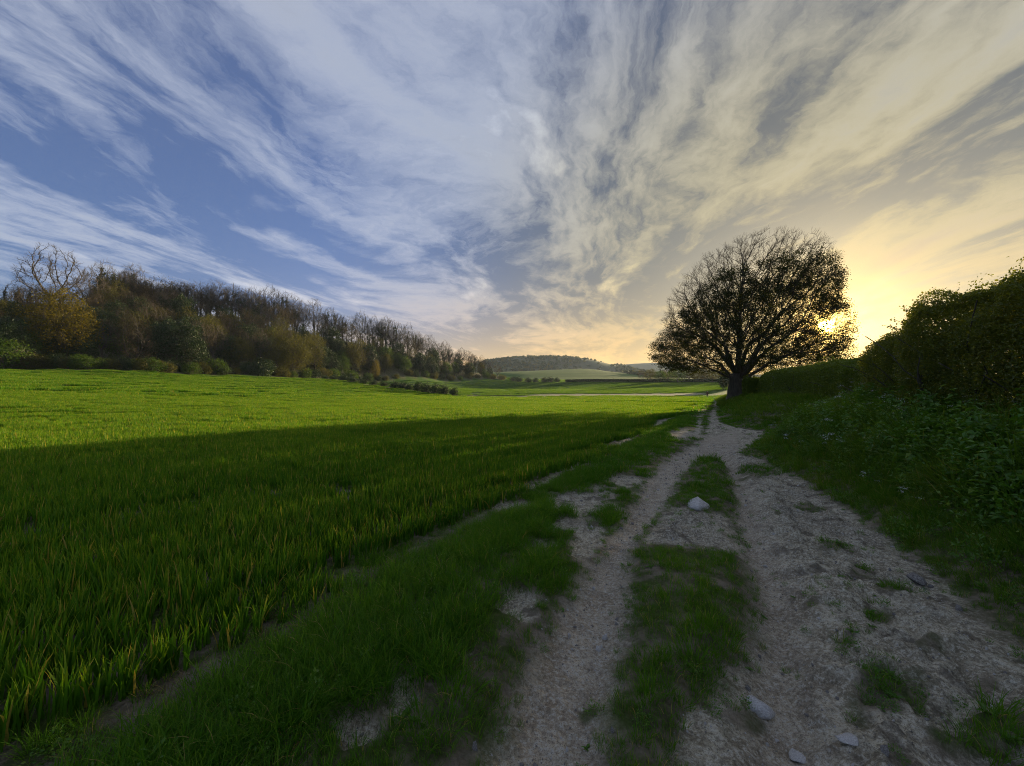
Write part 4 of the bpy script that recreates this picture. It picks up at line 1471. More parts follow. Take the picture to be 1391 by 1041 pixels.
def build_wood():
    K = {}
    K['bare'] = [Kind('bare_tree', 'tree', tree_kind(20, lo, 4.6, 0.75, 330, 0.75, 4, 1.7, 0.020, ivy=iv, base=bs, limbs=lb), 20) for iv, lo, bs, lb in ((0.0, 0.36, 0.26, 1), (0.4, 0.40, 0.28, 3), (0.55, 0.34, 0.28, 1), (0.0, 0.42, 0.26, 3))]
    K['ivy'] = [Kind('ivy_clad_tree', 'tree', tree_kind(19, 0.30, 4.3, 0.75, 320, 0.75, 4, 1.7, 0.020, ivy=iv, base=0.30, limbs=lb), 19) for iv, lb in ((0.68, 1), (0.80, 3), (0.9, 1))]
    K['oldbare'] = [Kind('bare_tree', 'tree', tree_kind(19, 0.30, 6.4, 0.7, 620, 0.62, 3, 1.3, 0.022, base=0.42, limbs=5), 19)]
    K['olive'] = [Kind('budding_tree', 'tree', tree_kind(14, 0.10, 5.6, 0.75, 300, 0.75, 3, 1.3, 0.02, M_OLIVE, 7, 0.34, 1.0, base=0.33, clump=0.75), 14),
                  Kind('budding_tree', 'tree', tree_kind(15, 0.15, 4.2, 0.8, 250, 0.75, 3, 1.3, 0.02, M_OLIVE, 5, 0.34, 1.0, base=0.30, clump=0.55), 15)]
    K['gold'] = [Kind('golden_tree', 'tree', tree_kind(17, 0.08, 6.0, 0.8, 340, 0.8, 3, 1.4, 0.02, M_GOLD, 9, 0.40, 1.0, ivy=0.4, base=0.36, clump=0.5), 17)]
    K['green'] = [Kind('leafy_tree', 'tree', tree_kind(12, 0.08, 4.2, 0.8, 240, 0.75, 3, 1.2, 0.018, M_GREEN, 6, 0.34, 1.0, base=0.26, clump=0.7), 12)]
    K['dark'] = [Kind('evergreen_tree', 'tree', tree_kind(14, 0.05, 4.4, 0.7, 260, 0.8, 3, 1.3, 0.02, M_DARK, 9, 0.42, 1.0, base=0.32, clump=0.9), 14)]
    K['rust'] = [Kind('russet_tree', 'tree', tree_kind(15, 0.14, 4.6, 0.8, 320, 0.75, 4, 1.5, 0.022, M_RUST, 3, 0.26, 1.0, base=0.28, clump=0.7, limbs=3), 15),
                 Kind('russet_tree', 'tree', tree_kind(17, 0.3, 5.2, 0.8, 320, 0.8, 4, 1.6, 0.022, M_RUST, 2, 0.26, 1.0, base=0.34, clump=0.5, limbs=3, ivy=0.3), 17)]
    K['shrub'] = [Kind('shrub', 'shrub', shrub_kind(3.2, 2.6, M_GREEN, 2600, 0.26, 1), 3.4), Kind('shrub', 'shrub', shrub_kind(3.0, 3.0, M_OLIVE, 2600, 0.26, 2), 3.2),
                  Kind('shrub', 'shrub', shrub_kind(3.4, 2.8, M_DARK, 2800, 0.28, 3), 3.6)]

    LAB = {'bare': ('thin bare tree', 'bare trees of the wood'), 'ivy': ('ivy-clad bare-topped tree', 'ivy-clad trees of the wood'),
           'olive': ('olive green budding tree', 'olive trees of the wood'), 'green': ('fresh green leafy tree', 'green trees of the wood'),
           'dark': ('dark evergreen tree', 'evergreens of the wood'), 'rust': ('russet brown budding tree', 'russet trees of the wood'),
           'oldbare': ('bare wide-limbed tree', 'bare wide trees of the wood'), 'gold': ('golden tree', 'golden trees of the wood'),
           'shrub0': ('bright green shrub', 'green shrubs along the foot of the wood'), 'shrub1': ('olive shrub', 'olive shrubs along the foot of the wood'),
           'shrub2': ('dark leafy shrub', 'dark shrubs along the foot of the wood')}
    ZONES = ((-999, 40, 'left of the golden tree'), (40, 130, 'behind the golden tree'), (130, 215, 'right of the golden tree'), (215, 262, 'behind the fan-shaped tree'),
             (262, 320, 'behind the bright bush'), (320, 372, 'left of the big olive'), (372, 440, 'behind the big olive'), (440, 495, 'right of the big olive'),
             (495, 535, 'behind small golden tree'), (535, 600, 'right of small golden tree'), (600, 999, 'near the right tip'))
    ROWS = ((0.96, 9, 'on the ridge skyline'), (0.8, 0.96, 'just under the ridge'), (0.62, 0.8, 'high on the slope'), (0.43, 0.62, 'halfway up the slope'),
            (0.25, 0.43, 'low on the slope'), (0.09, 0.25, 'near the field'), (-9, 0.09, 'at the wood edge'))
    ORD = ['leftmost', 'second', 'third', 'fourth', 'fifth', 'sixth', 'seventh', 'eighth', 'ninth', 'tenth', 'eleventh', 'twelfth', 'thirteenth', 'fourteenth', 'fifteenth', 'sixteenth', 'seventeenth', 'eighteenth']
    pending = {}

    def put(kind, x, y, sc, label=None, group=None, var=None, wide=1.0, rz=None, s=0.0):
        ks = K[kind]
        vi = int(rng.integers(len(ks))) if var is None else var
        z = float(macro(np.array([[x, y]]))[0]) - 0.15
        a = (x, y, z, rng.uniform(0, 6.28) if rz is None else rz, (sc * wide, sc * wide, sc))
        u = x / y * FPX + CU
        if label is None:
            key = kind + str(vi) if kind == 'shrub' else kind
            zn = next(q[2] for q in ZONES if q[0] <= u < q[1])
            rw = 'at the wood edge' if kind == 'shrub' else next(q[2] for q in ROWS if q[0] <= s < q[1])
            pending.setdefault(('%s %s ' + '%s %s' % (rw, zn), LAB[key][0], LAB[key][1]), []).append((u, ks[vi], a))
        else:
            pending.setdefault((label, None, group), []).append((u, ks[vi], a))

    def settle():
        for (lab, what, group), items in pending.items():
            items.sort(key=lambda q: q[0])
            for i, (u, k, a) in enumerate(items):
                if what is None:
                    t = lab if len(items) == 1 else lab.replace('#', ORD[i])
                elif len(items) == 1:
                    t = (lab % ('', what)).strip()
                else:
                    t = lab % (ORD[i], what)
                k.place(*a, t, group)

    def along(poly, u):
        """point on a measured wood line at picture column u"""
        uu = poly[:, 0] / poly[:, 1] * FPX + CU
        i = np.argsort(uu)
        return np.array([np.interp(u, uu[i], poly[i, 0]), np.interp(u, uu[i], poly[i, 1])])

    def at(u, s):
        a, b = along(WOOD_FRONT, u), along(WOOD_RIDGE, u)
        return a + (b - a) * s

    # singled-out trees
    p = at(76, 0.18); put('gold', p[0], p[1], 1.18, 'tall golden-leaved tree at the left front of the wood', var=0)
    p = at(66, 0.80); put('oldbare', p[0], p[1], 1.42, 'tallest bare tree with crooked limbs standing up behind the golden tree')
    p = at(112, 0.85); put('oldbare', p[0], p[1], 1.05, 'bare forked tree just right of the tallest bare one on the skyline')
    p = at(395, 0.10); put('olive', p[0], p[1], 1.28, 'big rounded olive tree at the front of the wood behind the field hedge', var=0, wide=1.1)
    p = at(422, 0.16); put('olive', p[0], p[1], 1.05, 'olive tree overlapping the right side of the big rounded one', var=1)
    p = at(508, 0.05); put('gold', p[0], p[1], 0.66, 'small narrow golden tree at the foot of the middle of the wood', wide=0.62)
    p = at(235, 0.12); put('rust', p[0], p[1], 0.82, 'fan-shaped pale russet tree at the wood edge right of the golden one', var=0)
    p = at(2, 0.0); put('shrub', p[0], p[1], 2.0, 'bright lime green bush at the far left end of the wood edge', var=0)
    p = at(283, 0.02); put('shrub', p[0], p[1], 1.5, 'rounded bright green bush at the wood edge between russet and olive trees', var=0)
    p = at(345, 0.0); put('shrub', p[0], p[1], 1.75, 'large dark rounded bush at the foot of the big olive tree', var=2)
    # the rest of the slope, back to front
    for row, (s, du, sc0) in enumerate(((1.02, 9.0, 1.02), (0.90, 11.0, 1.0))):
        u = 128 + 4 * row
        while u < 668:
            sj = s + rng.uniform(-0.04, 0.04)
            p = at(u + rng.uniform(-2, 2), sj)
            sc = sc0 * rng.uniform(0.86, 1.1) * np.interp(u, [60, 250, 540, 610, 650, 670], [1.05, 1.12, 1.16, 1.02, 0.8, 0.62])
            q = rng.random()
            kd = ('bare' if q < 0.52 else 'ivy' if q < 0.88 else 'rust') if u > 250 else ('rust' if q < 0.45 else 'ivy' if q < 0.7 else 'bare' if q < 0.85 else 'olive')
            put(kd, p[0], p[1], sc, s=sj)
            u += du * rng.uniform(0.7, 1.3)
    for s, du in ((0.72, 17), (0.52, 18), (0.34, 19), (0.17, 21)):
        u = -30 + rng.uniform(0, 10)
        while u < 676:
            sj = s + rng.uniform(-0.07, 0.07)
            p = at(u + rng.uniform(-4, 4), sj)
            q = rng.random()
            if s > 0.6:
                kd = 'rust' if q < 0.22 else 'ivy' if q < 0.46 else 'dark' if q < 0.66 else 'olive' if q < 0.86 else 'bare'
            else:
                kd = 'rust' if q < 0.17 else 'dark' if q < 0.47 else 'olive' if q < 0.70 else 'green' if q < 0.89 else 'oldbare'
            sc = rng.uniform(0.78, 1.15) * np.interp(u, [0, 110, 200, 560, 640, 690], [0.80, 0.80, 1.05, 1.1, 0.9, 0.6])
            put(kd, p[0], p[1], sc * (0.72 if kd == 'oldbare' else 1), s=sj)
            u += du * rng.uniform(0.7, 1.35)
    u = -24
    while u < 690:
        p = at(min(u, 683), rng.uniform(-0.02, 0.08))
        if u > 660:
            p = p + [0.0, -3.0]
        put('shrub', p[0], p[1], rng.uniform(0.8, 1.35) * np.interp(u, [0, 300, 700], [0.85, 1.0, 1.2]))
        u += rng.uniform(9, 16)
    # bushes strung along the far edge of the near field
    HB = [(440, 516, 152), (452, 517.6, 147), (465, 519, 142), (478, 520.5, 138), (492, 522, 132), (506, 524, 127), (520, 526, 122), (534, 528, 117.5), (546, 530, 113.5), (555, 532, 110), (567, 533.4, 106.5), (578, 534.5, 103.5), (590, 535.6, 101), (602, 536.4, 99.5), (615, 537, 98.2)]
    for i, (uu, vv, dd) in enumerate(HB):
        x, y, z = D(uu, vv, dd)
        lab, grp = '# dark bush from the left in the broken hedge between the two green fields', 'bushes of the broken field hedge'
        if i == len(HB) - 1:
            lab, grp = 'last detached bush at the right end of the broken field hedge', None
        put('shrub', x, y + 1.0, 0.62 * rng.uniform(0.8, 1.15) * (1.1 if i > 9 else 1), lab, grp, 2, wide=1.15 if i < 10 else 0.8)
    # shrubs on the skyline of the third field, trees closing the valley
    for uu, vv, dd, sc in ((697, 516.5, 330, 1.0), (705, 516.8, 325, 1.05), (718, 517.4, 320, 1.0), (727, 517.5, 320, 0.95), (740, 518, 318, 1.0), (748, 518, 318, 1.05), (757, 518.4, 316, 0.9)):
        x, y, z = D(uu, vv, dd)
        put('shrub', x, y, sc * 1.15, '# small dark bush from the left in the gappy row beyond the second field', 'bushes in the gappy far row', 2)
    put('green', *D(921, 519, 262)[:2], 1.05, 'round green tree standing highest in the far hedgerow left of the solitary tree', var=0, wide=1.35)
    put('green', *D(897, 520, 280)[:2], 0.75, 'smaller round tree at the left end of the far hedgerow trees', var=0, wide=1.3)
    put('dark', *D(983, 520, 150)[:2], 0.62, 'narrow dark conifer-like tree beyond the walker left of the big trunk', var=0, wide=0.55)
    put('gold', *D(991, 521, 165)[:2], 0.50, 'small sunlit golden tree seen close under the solitary tree', var=0)
    for uu, dd, sc in ((872, 420, 1.1), (884, 400, 1.2), (908, 300, 0.8), (936, 275, 0.85), (948, 270, 0.9), (958, 262, 0.75), (968, 255, 0.8), (930, 340, 1.0), (903, 380, 1.1), (915, 390, 1.2), (944, 380, 1.3), (956, 370, 1.3), (972, 350, 1.2), (985, 300, 1.0),
                       (1010, 290, 1.1), (1030, 280, 1.1), (1050, 300, 1.2)):
        x, y, z = D(uu, 518, dd)
        put('rust' if rng.random() < 0.4 else 'olive', x, y, sc * 0.75, '# hazy tree from the left in the tree line closing the valley', 'hazy valley trees', None, wide=1.25)
    settle()


# ------------------------------------------------------------------ hedges
HEDGE_FACE = np.array([(3.6, -6), (4.9, 0.5), (5.9, 4.0), (7.2, 7.6), (8.9, 10.6), (10.6, 13.0), (12.9, 17), (15.6, 22), (18.8, 28), (21.9, 34), (24.0, 38), (27, 44), (36.2, 66), (40, 74)])
TALL = np.array([(3.9, -5.5), (5.2, 0.5), (6.15, 4.0), (7.4, 7.4), (9.0, 10.2), (9.75, 11.3)])
CLIP = np.array([(10.5, 11.2), (11.3, 13.0), (13.2, 17), (15.7, 22), (18.3, 28), (20.3, 32.4), (21.2, 34.6)])


def hedge_foliage(line, width, top, low, n_shell, n_core, size, seed, lump=0.35, spray=0.0, ragged=0.2):
    """leaves through a hedge body: most in the outer half metre, bigger dark ones inside"""
    seg = np.diff(line, axis=0)
    L = np.r_[0, np.cumsum(np.linalg.norm(seg, axis=1))]
    n = n_shell + n_core
    w0 = rng.random(n)
    r_along = np.interp(w0, np.linspace(0, 1, 60), np.linspace(0, 1, 60))
    s = r_along * L[-1]
    x, y = np.interp(s, L, line[:, 0]), np.interp(s, L, line[:, 1])
    tx, ty = np.interp(s, L, np.gradient(line[:, 0], L)), np.interp(s, L, np.gradient(line[:, 1], L))
    tl = np.hypot(tx, ty)
    nx, ny = ty / tl, -tx / tl                           # away from the track
    ang = rng.uniform(-0.12, 0.92, n) * math.pi            # 0 track side, pi/2 top, pi far side
    core = np.arange(n) >= n_shell
    q = np.where(core, rng.uniform(0.15, 0.7, n), 1.0 - np.abs(rng.normal(0, 0.10, n)))
    bulge = 1 + lump * fbm(s * 0.9 + seed, ang * 1.6, 0.9, 4, seed) + 0.22 * lump * fbm(s * 5, ang * 5, 1.0, 3, seed + 1)
    endt = np.minimum(s, L[-1] - s)
    endf = np.sqrt(np.clip(endt / (width * 0.5), 0.02, 1))
    tz = np.interp(s, L, top) + ragged * fbm(s, s * 0 + seed, 0.8, 3, seed + 2)
    lz = np.interp(s, L, low)
    hw = width / 2 * bulge * q * endf
    hh = (tz - lz) * 0.5
    ca, sa = np.cos(ang), np.sin(ang)
    sq = lambda c, p: np.sign(c) * np.abs(c) ** p
    off = width / 2 - sq(ca, 0.6) * hw
    z = lz + hh + sq(sa, 0.6) * hh * np.where(sa > 0, bulge * q, 1.0) * np.where(sa > 0, 0.75 + 0.25 * endf, 1)
    lowpart = rng.random(n) < 0.52
    z = np.where(lowpart & (np.abs(ca) > 0.5), lz + rng.random(n) * hh * 1.3, z)
    P = np.c_[x + nx * off, y + ny * off, z]
    N = np.c_[-nx * ca, -ny * ca, sa]
    if spray:
        k = rng.random(n) < spray
        up = (sa > 0.55) & k & ~core
        grp = np.floor(s * 5)
        hg = (np.sin(grp * 12.9898) * 43758.5453) % 1.0
        P[up, 2] += (hg[up] ** 3) * rng.random(up.sum()) * 0.45
        P[up, :2] += (rng.random((up.sum(), 1)) - 0.5) * 0.1
    sz = np.where(core, size * 2.0, size * rng.uniform(0.65, 1.35, n))
    return leaves(P, N + [0, 0, 0.3] + 0.7 * unit(n), N * 0.5 + unit(n), sz, 0.2, 0.62)


def stems(line, width, low, top, n, r, seed):
    g = np.random.default_rng(seed)
    seg = np.r_[0, np.cumsum(np.linalg.norm(np.diff(line, axis=0), axis=1))]
    out = []
    for k in range(n):
        s = g.uniform(0.3, seg[-1] - 0.3)
        x, y = np.interp(s, seg, line[:, 0]), np.interp(s, seg, line[:, 1])
        z0, z1 = np.interp(s, seg, low), np.interp(s, seg, top)
        i = min(np.searchsorted(seg, s), len(line) - 1)
        d = line[i] - line[i - 1]
        d = d / np.linalg.norm(d)
        nx, ny = d[1], -d[0]
        o = g.uniform(0.15, 0.7) * width
        P, par = [], []
        p = np.array([x + nx * o, y + ny * o, z0 - 0.3])
        dv = np.array([g.normal(0, 0.25), g.normal(0, 0.25), 1.0])
        m = 8
        for q in range(m):
            P.append(p.copy()); par.append(q - 1)
            dv = dv + g.normal(0, 0.18, 3) * [1, 1, 0.2]
            p = p + dv / np.linalg.norm(dv) * (z1 - z0 + 0.1) / m
        b = g.integers(2, 5)
        for br in range(3):
            c = int(g.integers(2, m - 1))
            p = P[c].copy()
            dv = np.array([g.normal(0, 0.8), g.normal(0, 0.8), 0.8])
            for q in range(4):
                p = p + dv / np.linalg.norm(dv) * 0.28
                P.append(p.copy()); par.append(c)
                c = len(P) - 1
                dv = dv + g.normal(0, 0.25, 3)
        P, par = np.array(P), np.array(par)
        rad, _ = radii(P, par, r * 0.3, 2.0, r * g.uniform(0.7, 1.3))
        V, F = tubes(P, par, rad, lambda q: 5)
        out.append((V, F))
    return out


def build_hedges():
    lowT = bank_line(TALL, 0.7)
    topT = np.array([3.2, 3.15, 3.15, 3.2, 2.95, 2.6])
    t = thing('overgrown_hedge', 'tall ragged hawthorn hedge on the bank nearest the viewer', 'hedge', (TALL[2][0], TALL[2][1], 0))
    off = np.array([TALL[2][0], TALL[2][1], 0])
    Lf = hedge_foliage(TALL, 2.1, topT, lowT, 300000, 50000, 0.042, 3, 0.40, 0.25, 0.28)
    link('foliage', mesh_np('hedge_foliage', Lf[0] - off, Lf[1], (M_HEDGE,), Lf[2]), t)
    for V, F in stems(TALL, 1.2, lowT, topT - 0.35, 26, 0.028, 4):
        link('stem', mesh_np('hedge_stem', V - off, F, (M_STEM,), None, True), t)
    # long shoots that stick out of the top
    g = np.random.default_rng(9)
    for k in range(16):
        s = g.uniform(0.42, 0.93)
        seg = np.r_[0, np.cumsum(np.linalg.norm(np.diff(TALL, axis=0), axis=1))]
        x, y, z = (np.interp(s * seg[-1], seg, a) for a in (TALL[:, 0], TALL[:, 1], topT))
        p = np.array([x + g.uniform(0.5, 1.2), y + g.uniform(-0.3, 0.1), z - 0.25])
        dv = np.array([g.normal(-0.2, 0.4), g.normal(0, 0.4), 1.0])
        P = []
        for q in range(7):
            P.append(p.copy())
            p = p + dv / np.linalg.norm(dv) * g.uniform(0.07, 0.13)
            dv = dv + g.normal(0, 0.2, 3) + [-0.05, 0, -0.05]
        P = np.array(P)
        V, F = tubes(P, np.arange(7) - 1, np.linspace(0.009, 0.003, 7), lambda q: 4)
        so = link('shoot', mesh_np('shoot', V - off, F, (M_STEM,)), t)
        m = 46
        tt = g.uniform(0.5, 6, m)
        pos = np.c_[[np.interp(tt, np.arange(7), P[:, c]) for c in range(3)]].T + g.normal(0, 0.02, (m, 3))
        Lf = leaves(pos, unit(m) + [0, 0, 0.6], unit(m) + [0, 0, 0.3], g.uniform(0.03, 0.06, m), 0.2, 0.6)
        link('foliage', mesh_np('shoot_leaves', Lf[0] - off, Lf[1], (M_HEDGE,), Lf[2]), so)

    lowC = bank_line(CLIP, 0.8)
    topC = np.array([2.5, 2.7, 2.85, 3.0, 3.15, 3.2, 2.6])
    t = thing('clipped_hedge', 'trimmed flat-topped hedge running along the bank up to the solitary tree', 'hedge', (16.1, 22, 0))
    off = np.array([16.1, 22, 0])
    Lf = hedge_foliage(CLIP, 1.9, topC, lowC, 190000, 26000, 0.060, 13, 0.20, 0.12, 0.12)
    link('foliage', mesh_np('hedge_foliage', Lf[0] - off, Lf[1], (M_HEDGE2,), Lf[2]), t)
    for V, F in stems(CLIP, 1.2, lowC, topC - 0.4, 14, 0.03, 5):
        link('stem', mesh_np('hedge_stem', V - off, F, (M_STEM,), None, True), t)
    # lower pieces beside and beyond the tree
    A = np.array([(20.5, 34.4), (21.2, 36.4), (22.0, 38.2)])
    B = np.array([(25.6, 43.5), (28.6, 50), (31.6, 57)])
    C = np.array([(33.2, 60), (35.2, 65)])
    for ln, tp, w, n, sz, lab, sd in ((A, 2.8, 1.3, 30000, 0.075, 'low rounded end of hedge pressed against the solitary tree trunk', 21),
                                      (B, 2.35, 1.8, 30000, 0.10, 'short sunlit hedge piece just beyond the solitary tree', 22),
                                      (C, 2.0, 1.8, 14000, 0.10, 'last dark hedge stub beside the far path near the walker', 23)):
        t = thing('hedge', lab, 'hedge', (ln[0][0], ln[0][1], 0))
        off = np.array([ln[0][0], ln[0][1], 0])
        lo = bank_line(ln, 0.8)
        Lf = hedge_foliage(ln, w, np.full(len(ln), tp), lo, n, n // 5, sz, sd, 0.22, 0.1, 0.12)
        link('foliage', mesh_np('hedge_foliage', Lf[0] - off, Lf[1], (M_HEDGE2,), Lf[2]), t)
        for V, F in stems(ln, 1.0, lo, np.full(len(ln), tp - 0.4), 4, 0.03, sd):
            link('stem', mesh_np('hedge_stem', V - off, F, (M_STEM,), None, True), t)
    # the long dark hedge across the valley
    E = np.array([D(u, 519.5, d)[:2] for u, d in ((768, 302), (800, 299), (860, 290), (920, 275), (982, 252))])
    lo = macro(E)
    t = thing('valley_hedge', 'long low dark hedge across the far end of the second field', 'hedge', (E[2][0], E[2][1], float(lo[2])))
    off = np.array([E[2][0], E[2][1], lo[2]])
    Lf = hedge_foliage(E[::-1], 2.4, lo[::-1] + 2.1, lo[::-1], 26000, 5000, 0.42, 31, 0.2, 0.1, 0.3)
    link('foliage', mesh_np('hedge_foliage', Lf[0] - off, Lf[1], (M_DARK,), Lf[2]), t)


def bank_line(line, off):
    d = np.gradient(line, axis=0)
    d /= np.linalg.norm(d, axis=1, keepdims=True)
    q = line + np.c_[d[:, 1], -d[:, 0]] * off
    return macro(q) + bank_h(q) - 0.05


# ------------------------------------------------------------------ far hills
def hill(name, crest, dist, depth, mat_attr, seed):
    """a long down: crest heights read at columns of the view, rounded both ways"""
    us = np.linspace(crest[0][0], crest[-1][0], 150)
    vs = np.interp(us, [c[0] for c in crest], [c[1] for c in crest])
    js = np.linspace(-1, 1, 40)
    V, att = [], []
    for u, v in zip(us, vs):
        x, y, z = D(u, v, dist)
        for j in js:
            yy = y + depth * j
            xx = x * (1 + 0.12 * depth * j / dist) 
            prof = math.cos(j * math.pi / 2) ** 1.3
            V.append((xx, yy, 2.0 + (z - 2.0) * prof))
    V = np.array(V)
    V[:, 2] += 3.0 * fbm(V[:, 0], V[:, 1], 0.01, 3, seed) * (V[:, 2] > 8)
    n, m = len(us), len(js)
    i, j = np.meshgrid(np.arange(n - 1), np.arange(m - 1), indexing='ij')
    F = np.stack([i * m + j, (i + 1) * m + j, (i + 1) * m + j + 1, i * m + j + 1], -1).reshape(-1, 4)
    me = mesh_np(name, V, F, (mat_attr,), None, True)
    link(name, me, kind='structure')
    return V


def hill_mat():
    m, b = new_mat('down_grass_scrub')
    pos = b.n('ShaderNodeNewGeometry').outputs['Position']
    n1 = b.noise(pos, 0.006, 5, 0.6)
    n2 = b.noise(pos, 0.05, 4, 0.6)
    c = b.mix(b.ss(n1, 0.46, 0.58), (0.030, 0.040, 0.018), (0.070, 0.095, 0.030))
    c = b.mix(b.m('MULTIPLY', b.ss(n2, 0.45, 0.62), 0.5), c, (0.035, 0.038, 0.020))
    p = b.n('ShaderNodeBsdfPrincipled')
    b.put(p.inputs['Base Color'], c)
    p.inputs['Roughness'].default_value = 0.95
    finish(b, p.outputs[0])
    return m


def build_hills():
    hm = hill_mat()
    A = hill('hill', [(610, 512), (640, 499), (668, 490), (695, 487), (720, 485.5), (745, 485), (770, 486), (786, 488), (800, 489.5), (822, 495), (845, 500.5), (870, 507), (895, 513), (930, 520)], 1250, 380, hm, 1)
    B = hill('far_hill', [(700, 514), (770, 503), (820, 497.5), (855, 495), (890, 493), (915, 495), (940, 499), (965, 504), (1000, 508), (1060, 511), (1180, 514), (1400, 519)], 2100, 450, hm, 2)
    # woods that clothe the nearer hill and its foot
    cl = []
    for k in range(4):
        n = 260
        u = unit(n)
        u[:, 2] = np.abs(u[:, 2])
        pos = u * [5.5, 5.5, 8.0] * rng.uniform(0.6, 1.05, (n, 1))
        Lf = leaves(pos, u, u + unit(n), rng.uniform(1.4, 3.0, n), 0.1, 0.8)
        cl.append(mesh_np('wood_clump', Lf[0], Lf[1], (M_DARK if k else M_OLIVE,), Lf[2]))
    c = hidden_collection('wood_clump_kinds', cl)
    q = A[(A[:, 1] < 1265)]
    q = q[rng.integers(0, len(q), 9000)] + np.c_[rng.normal(0, 10, (9000, 2)), np.zeros(9000)]
    uu = q[:, 0] / q[:, 1] * FPX + CU
    open_ = smooth(uu, 770, 795) * smooth(uu, 850, 830) * smooth(q[:, 2], 25, 60)
    keep = rng.random(9000) < (0.28 + 0.7 * smooth(fbm(q[:, 0], q[:, 1], 0.006, 3, 91), -0.2, 0.15)) * (1 - 0.95 * open_)
    q = q[keep]
    n = len(q)
    w = [(0, c, q - [0, 0, 2.0], np.c_[np.zeros((n, 2)), rng.uniform(0, 6.28, n)], rng.uniform(0.4, 0.8, n), rng.integers(0, 4, n))]
    # belt along the foot of the hills and down the right flank of the third field
    bl = np.array([D(u, v, d) for u, v, d in ((690, 503, 900), (740, 502, 860), (790, 499, 830), (830, 501, 780), (850, 505, 700), (866, 509, 620), (880, 512, 560), (900, 512, 560), (940, 513, 600), (1000, 514, 650), (1080, 515, 700))])
    s = rng.uniform(0, len(bl) - 1, 520)
    q = np.c_[[np.interp(s, np.arange(len(bl)), bl[:, k]) for k in range(2)]].T + rng.normal(0, 9, (520, 2))
    w.append((1, hidden_collection('wood_belt_kinds', [me.copy() for me in cl]), np.c_[q, macro(q) - 2], np.c_[np.zeros((520, 2)), rng.uniform(0, 6.28, 520)], rng.uniform(0.45, 0.9, 520), rng.integers(0, 4, 520)))
    merged_scatter('hillside_wood', 'hazy dark woods on the distant hill and along its foot', 'wood', w)


# ------------------------------------------------------------------ the walker
def skin_body(name, joints, edges, rads, mat, sub=2, root=0):
    me = bpy.data.meshes.new(name)
    me.from_pydata(joints, edges, [])
    me.update()
    o = bpy.data.objects.new(name, me)
    COL.objects.link(o)
    md = o.modifiers.new('skin', 'SKIN')
    for i, r in enumerate(rads):
        sv = me.skin_vertices[0].data[i]
        sv.radius = (r, r) if isinstance(r, float) else r
        sv.use_root = i == root
    md2 = o.modifiers.new('sub', 'SUBSURF')
    md2.levels = md2.render_levels = sub
    dg = bpy.context.evaluated_depsgraph_get()
    res = bpy.data.meshes.new_from_object(o.evaluated_get(dg))
    bpy.data.objects.remove(o)
    res.materials.clear()
    res.materials.append(mat)
    for p in res.polygons:
        p.use_smooth = True
    return res


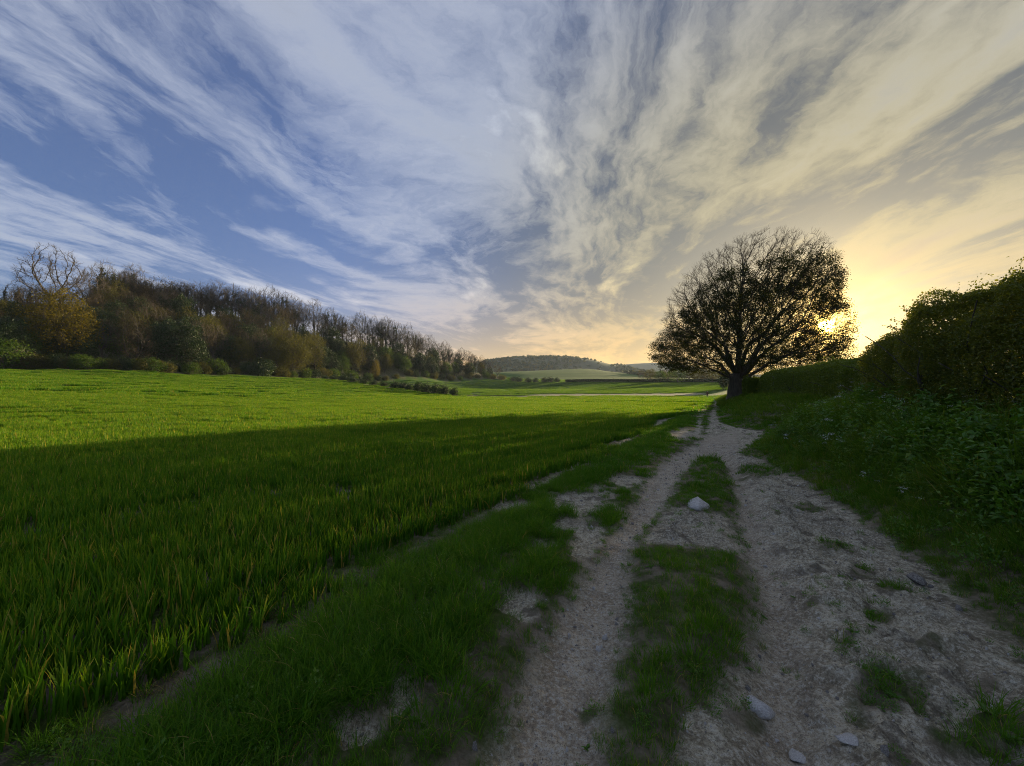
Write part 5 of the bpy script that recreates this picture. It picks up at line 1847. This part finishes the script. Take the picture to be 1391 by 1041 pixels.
def build_person():
    x, y = D(961, 541, 100)[:2]
    z = gz(x, y)
    t = thing('person', 'walker in a rust coloured jacket and dark trousers on the far track', 'person', (x, y, z), R(-28))
    skin = plain_mat('skin', (0.45, 0.28, 0.20), 0.6)
    jac = plain_mat('rust_jacket', (0.10, 0.045, 0.015), 0.8)
    tro = plain_mat('dark_trousers', (0.015, 0.015, 0.02), 0.8)
    hair = plain_mat('dark_hair', (0.03, 0.02, 0.015), 0.7)
    shoe = plain_mat('dark_shoe', (0.02, 0.018, 0.016), 0.6)
    J = [(0, 0, 0.95), (0, 0, 1.18), (0, 0.01, 1.42), (0, 0.01, 1.52), (0, 0.02, 1.60), (0, 0.03, 1.70),
         (-0.09, 0, 0.90), (-0.10, 0.13, 0.50), (-0.10, 0.08, 0.08), (-0.10, 0.22, 0.04),
         (0.09, 0, 0.90), (0.10, -0.04, 0.50), (0.10, -0.28, 0.14), (0.10, -0.17, 0.05),
         (-0.18, 0.0, 1.40), (-0.23, -0.10, 1.14), (-0.22, 0.02, 0.90), (-0.21, 0.06, 0.80),
         (0.18, 0.0, 1.40), (0.23, 0.08, 1.14), (0.22, 0.24, 0.94), (0.21, 0.30, 0.86)]
    E = [(0, 1), (1, 2), (2, 3), (3, 4), (4, 5), (0, 6), (6, 7), (7, 8), (8, 9), (0, 10), (10, 11), (11, 12), (12, 13), (2, 14), (14, 15), (15, 16), (16, 17), (2, 18), (18, 19), (19, 20), (20, 21)]
    Rd = [0.13, 0.125, 0.12, 0.05, 0.09, 0.085, 0.085, 0.06, 0.04, 0.035, 0.085, 0.06, 0.04, 0.035, 0.06, 0.045, 0.033, 0.035, 0.06, 0.045, 0.033, 0.035]
    link('body', skin_body('walker_body', J, E, Rd, skin), t)
    ji = [0, 1, 2, 3, 14, 15, 16, 18, 19, 20]
    mp = {a: k for k, a in enumerate(ji)}
    JJ = [J[a] for a in ji]
    JJ[0] = (0, 0, 0.84); JJ[3] = (0, 0.01, 1.47)
    JJ[6] = (-0.22, 0.0, 0.93); JJ[9] = (0.22, 0.21, 0.97)
    EE = [(mp[a], mp[b]) for a, b in E if a in mp and b in mp]
    link('jacket', skin_body('walker_jacket', JJ, EE, [0.165, 0.155, 0.15, 0.085, 0.085, 0.07, 0.055, 0.085, 0.07, 0.055], jac), t)
    ti = [0, 6, 7, 8, 10, 11, 12]
    mp = {a: k for k, a in enumerate(ti)}
    link('trousers', skin_body('walker_trousers', [J[a] for a in ti], [(mp[a], mp[b]) for a, b in E if a in mp and b in mp], [0.145, 0.11, 0.085, 0.062, 0.11, 0.085, 0.062], tro), t)
    link('hair', skin_body('walker_hair', [(0, 0.0, 1.62), (0, 0.0, 1.72)], [(0, 1)], [0.085, 0.085], hair), t)
    for a, b in (((-0.10, 0.04, 0.055), (-0.10, 0.25, 0.05)), ((0.10, -0.28, 0.10), (0.10, -0.13, 0.04))):
        link('shoe', skin_body('walker_shoe', [a, b], [(0, 1)], [0.055, 0.045], shoe, 1), t)


def build_haze():
    """the evening air over the valley: one closed box of thin even haze"""
    V = np.array([(x, y, z) for z in (-3.0, 175.0) for x, y in ((-2600, -300), (2600, -300), (2600, 2700), (-2600, 2700))], float)
    F = np.array([(3, 2, 1, 0), (4, 5, 6, 7), (0, 1, 5, 4), (1, 2, 6, 5), (2, 3, 7, 6), (3, 0, 4, 7)])
    m, b = new_mat('evening_haze')
    v = b.n('ShaderNodeVolumePrincipled')
    v.inputs['Color'].default_value = (0.66, 0.80, 1.0, 1)
    v.inputs['Density'].default_value = HAZE
    v.inputs['Anisotropy'].default_value = 0.3
    o = b.n('ShaderNodeOutputMaterial')
    b.nt.links.new(v.outputs[0], o.inputs['Volume'])
    link('haze', mesh_np('haze', V, F, (m,)), kind='stuff', label='thin blue evening haze hanging over the whole valley', category='haze')


HAZE = 0.00007
build_haze()
build_crops()
build_verges()
build_hedges()
build_lone_tree()
build_wood()
build_hills()
build_stones()
build_person()
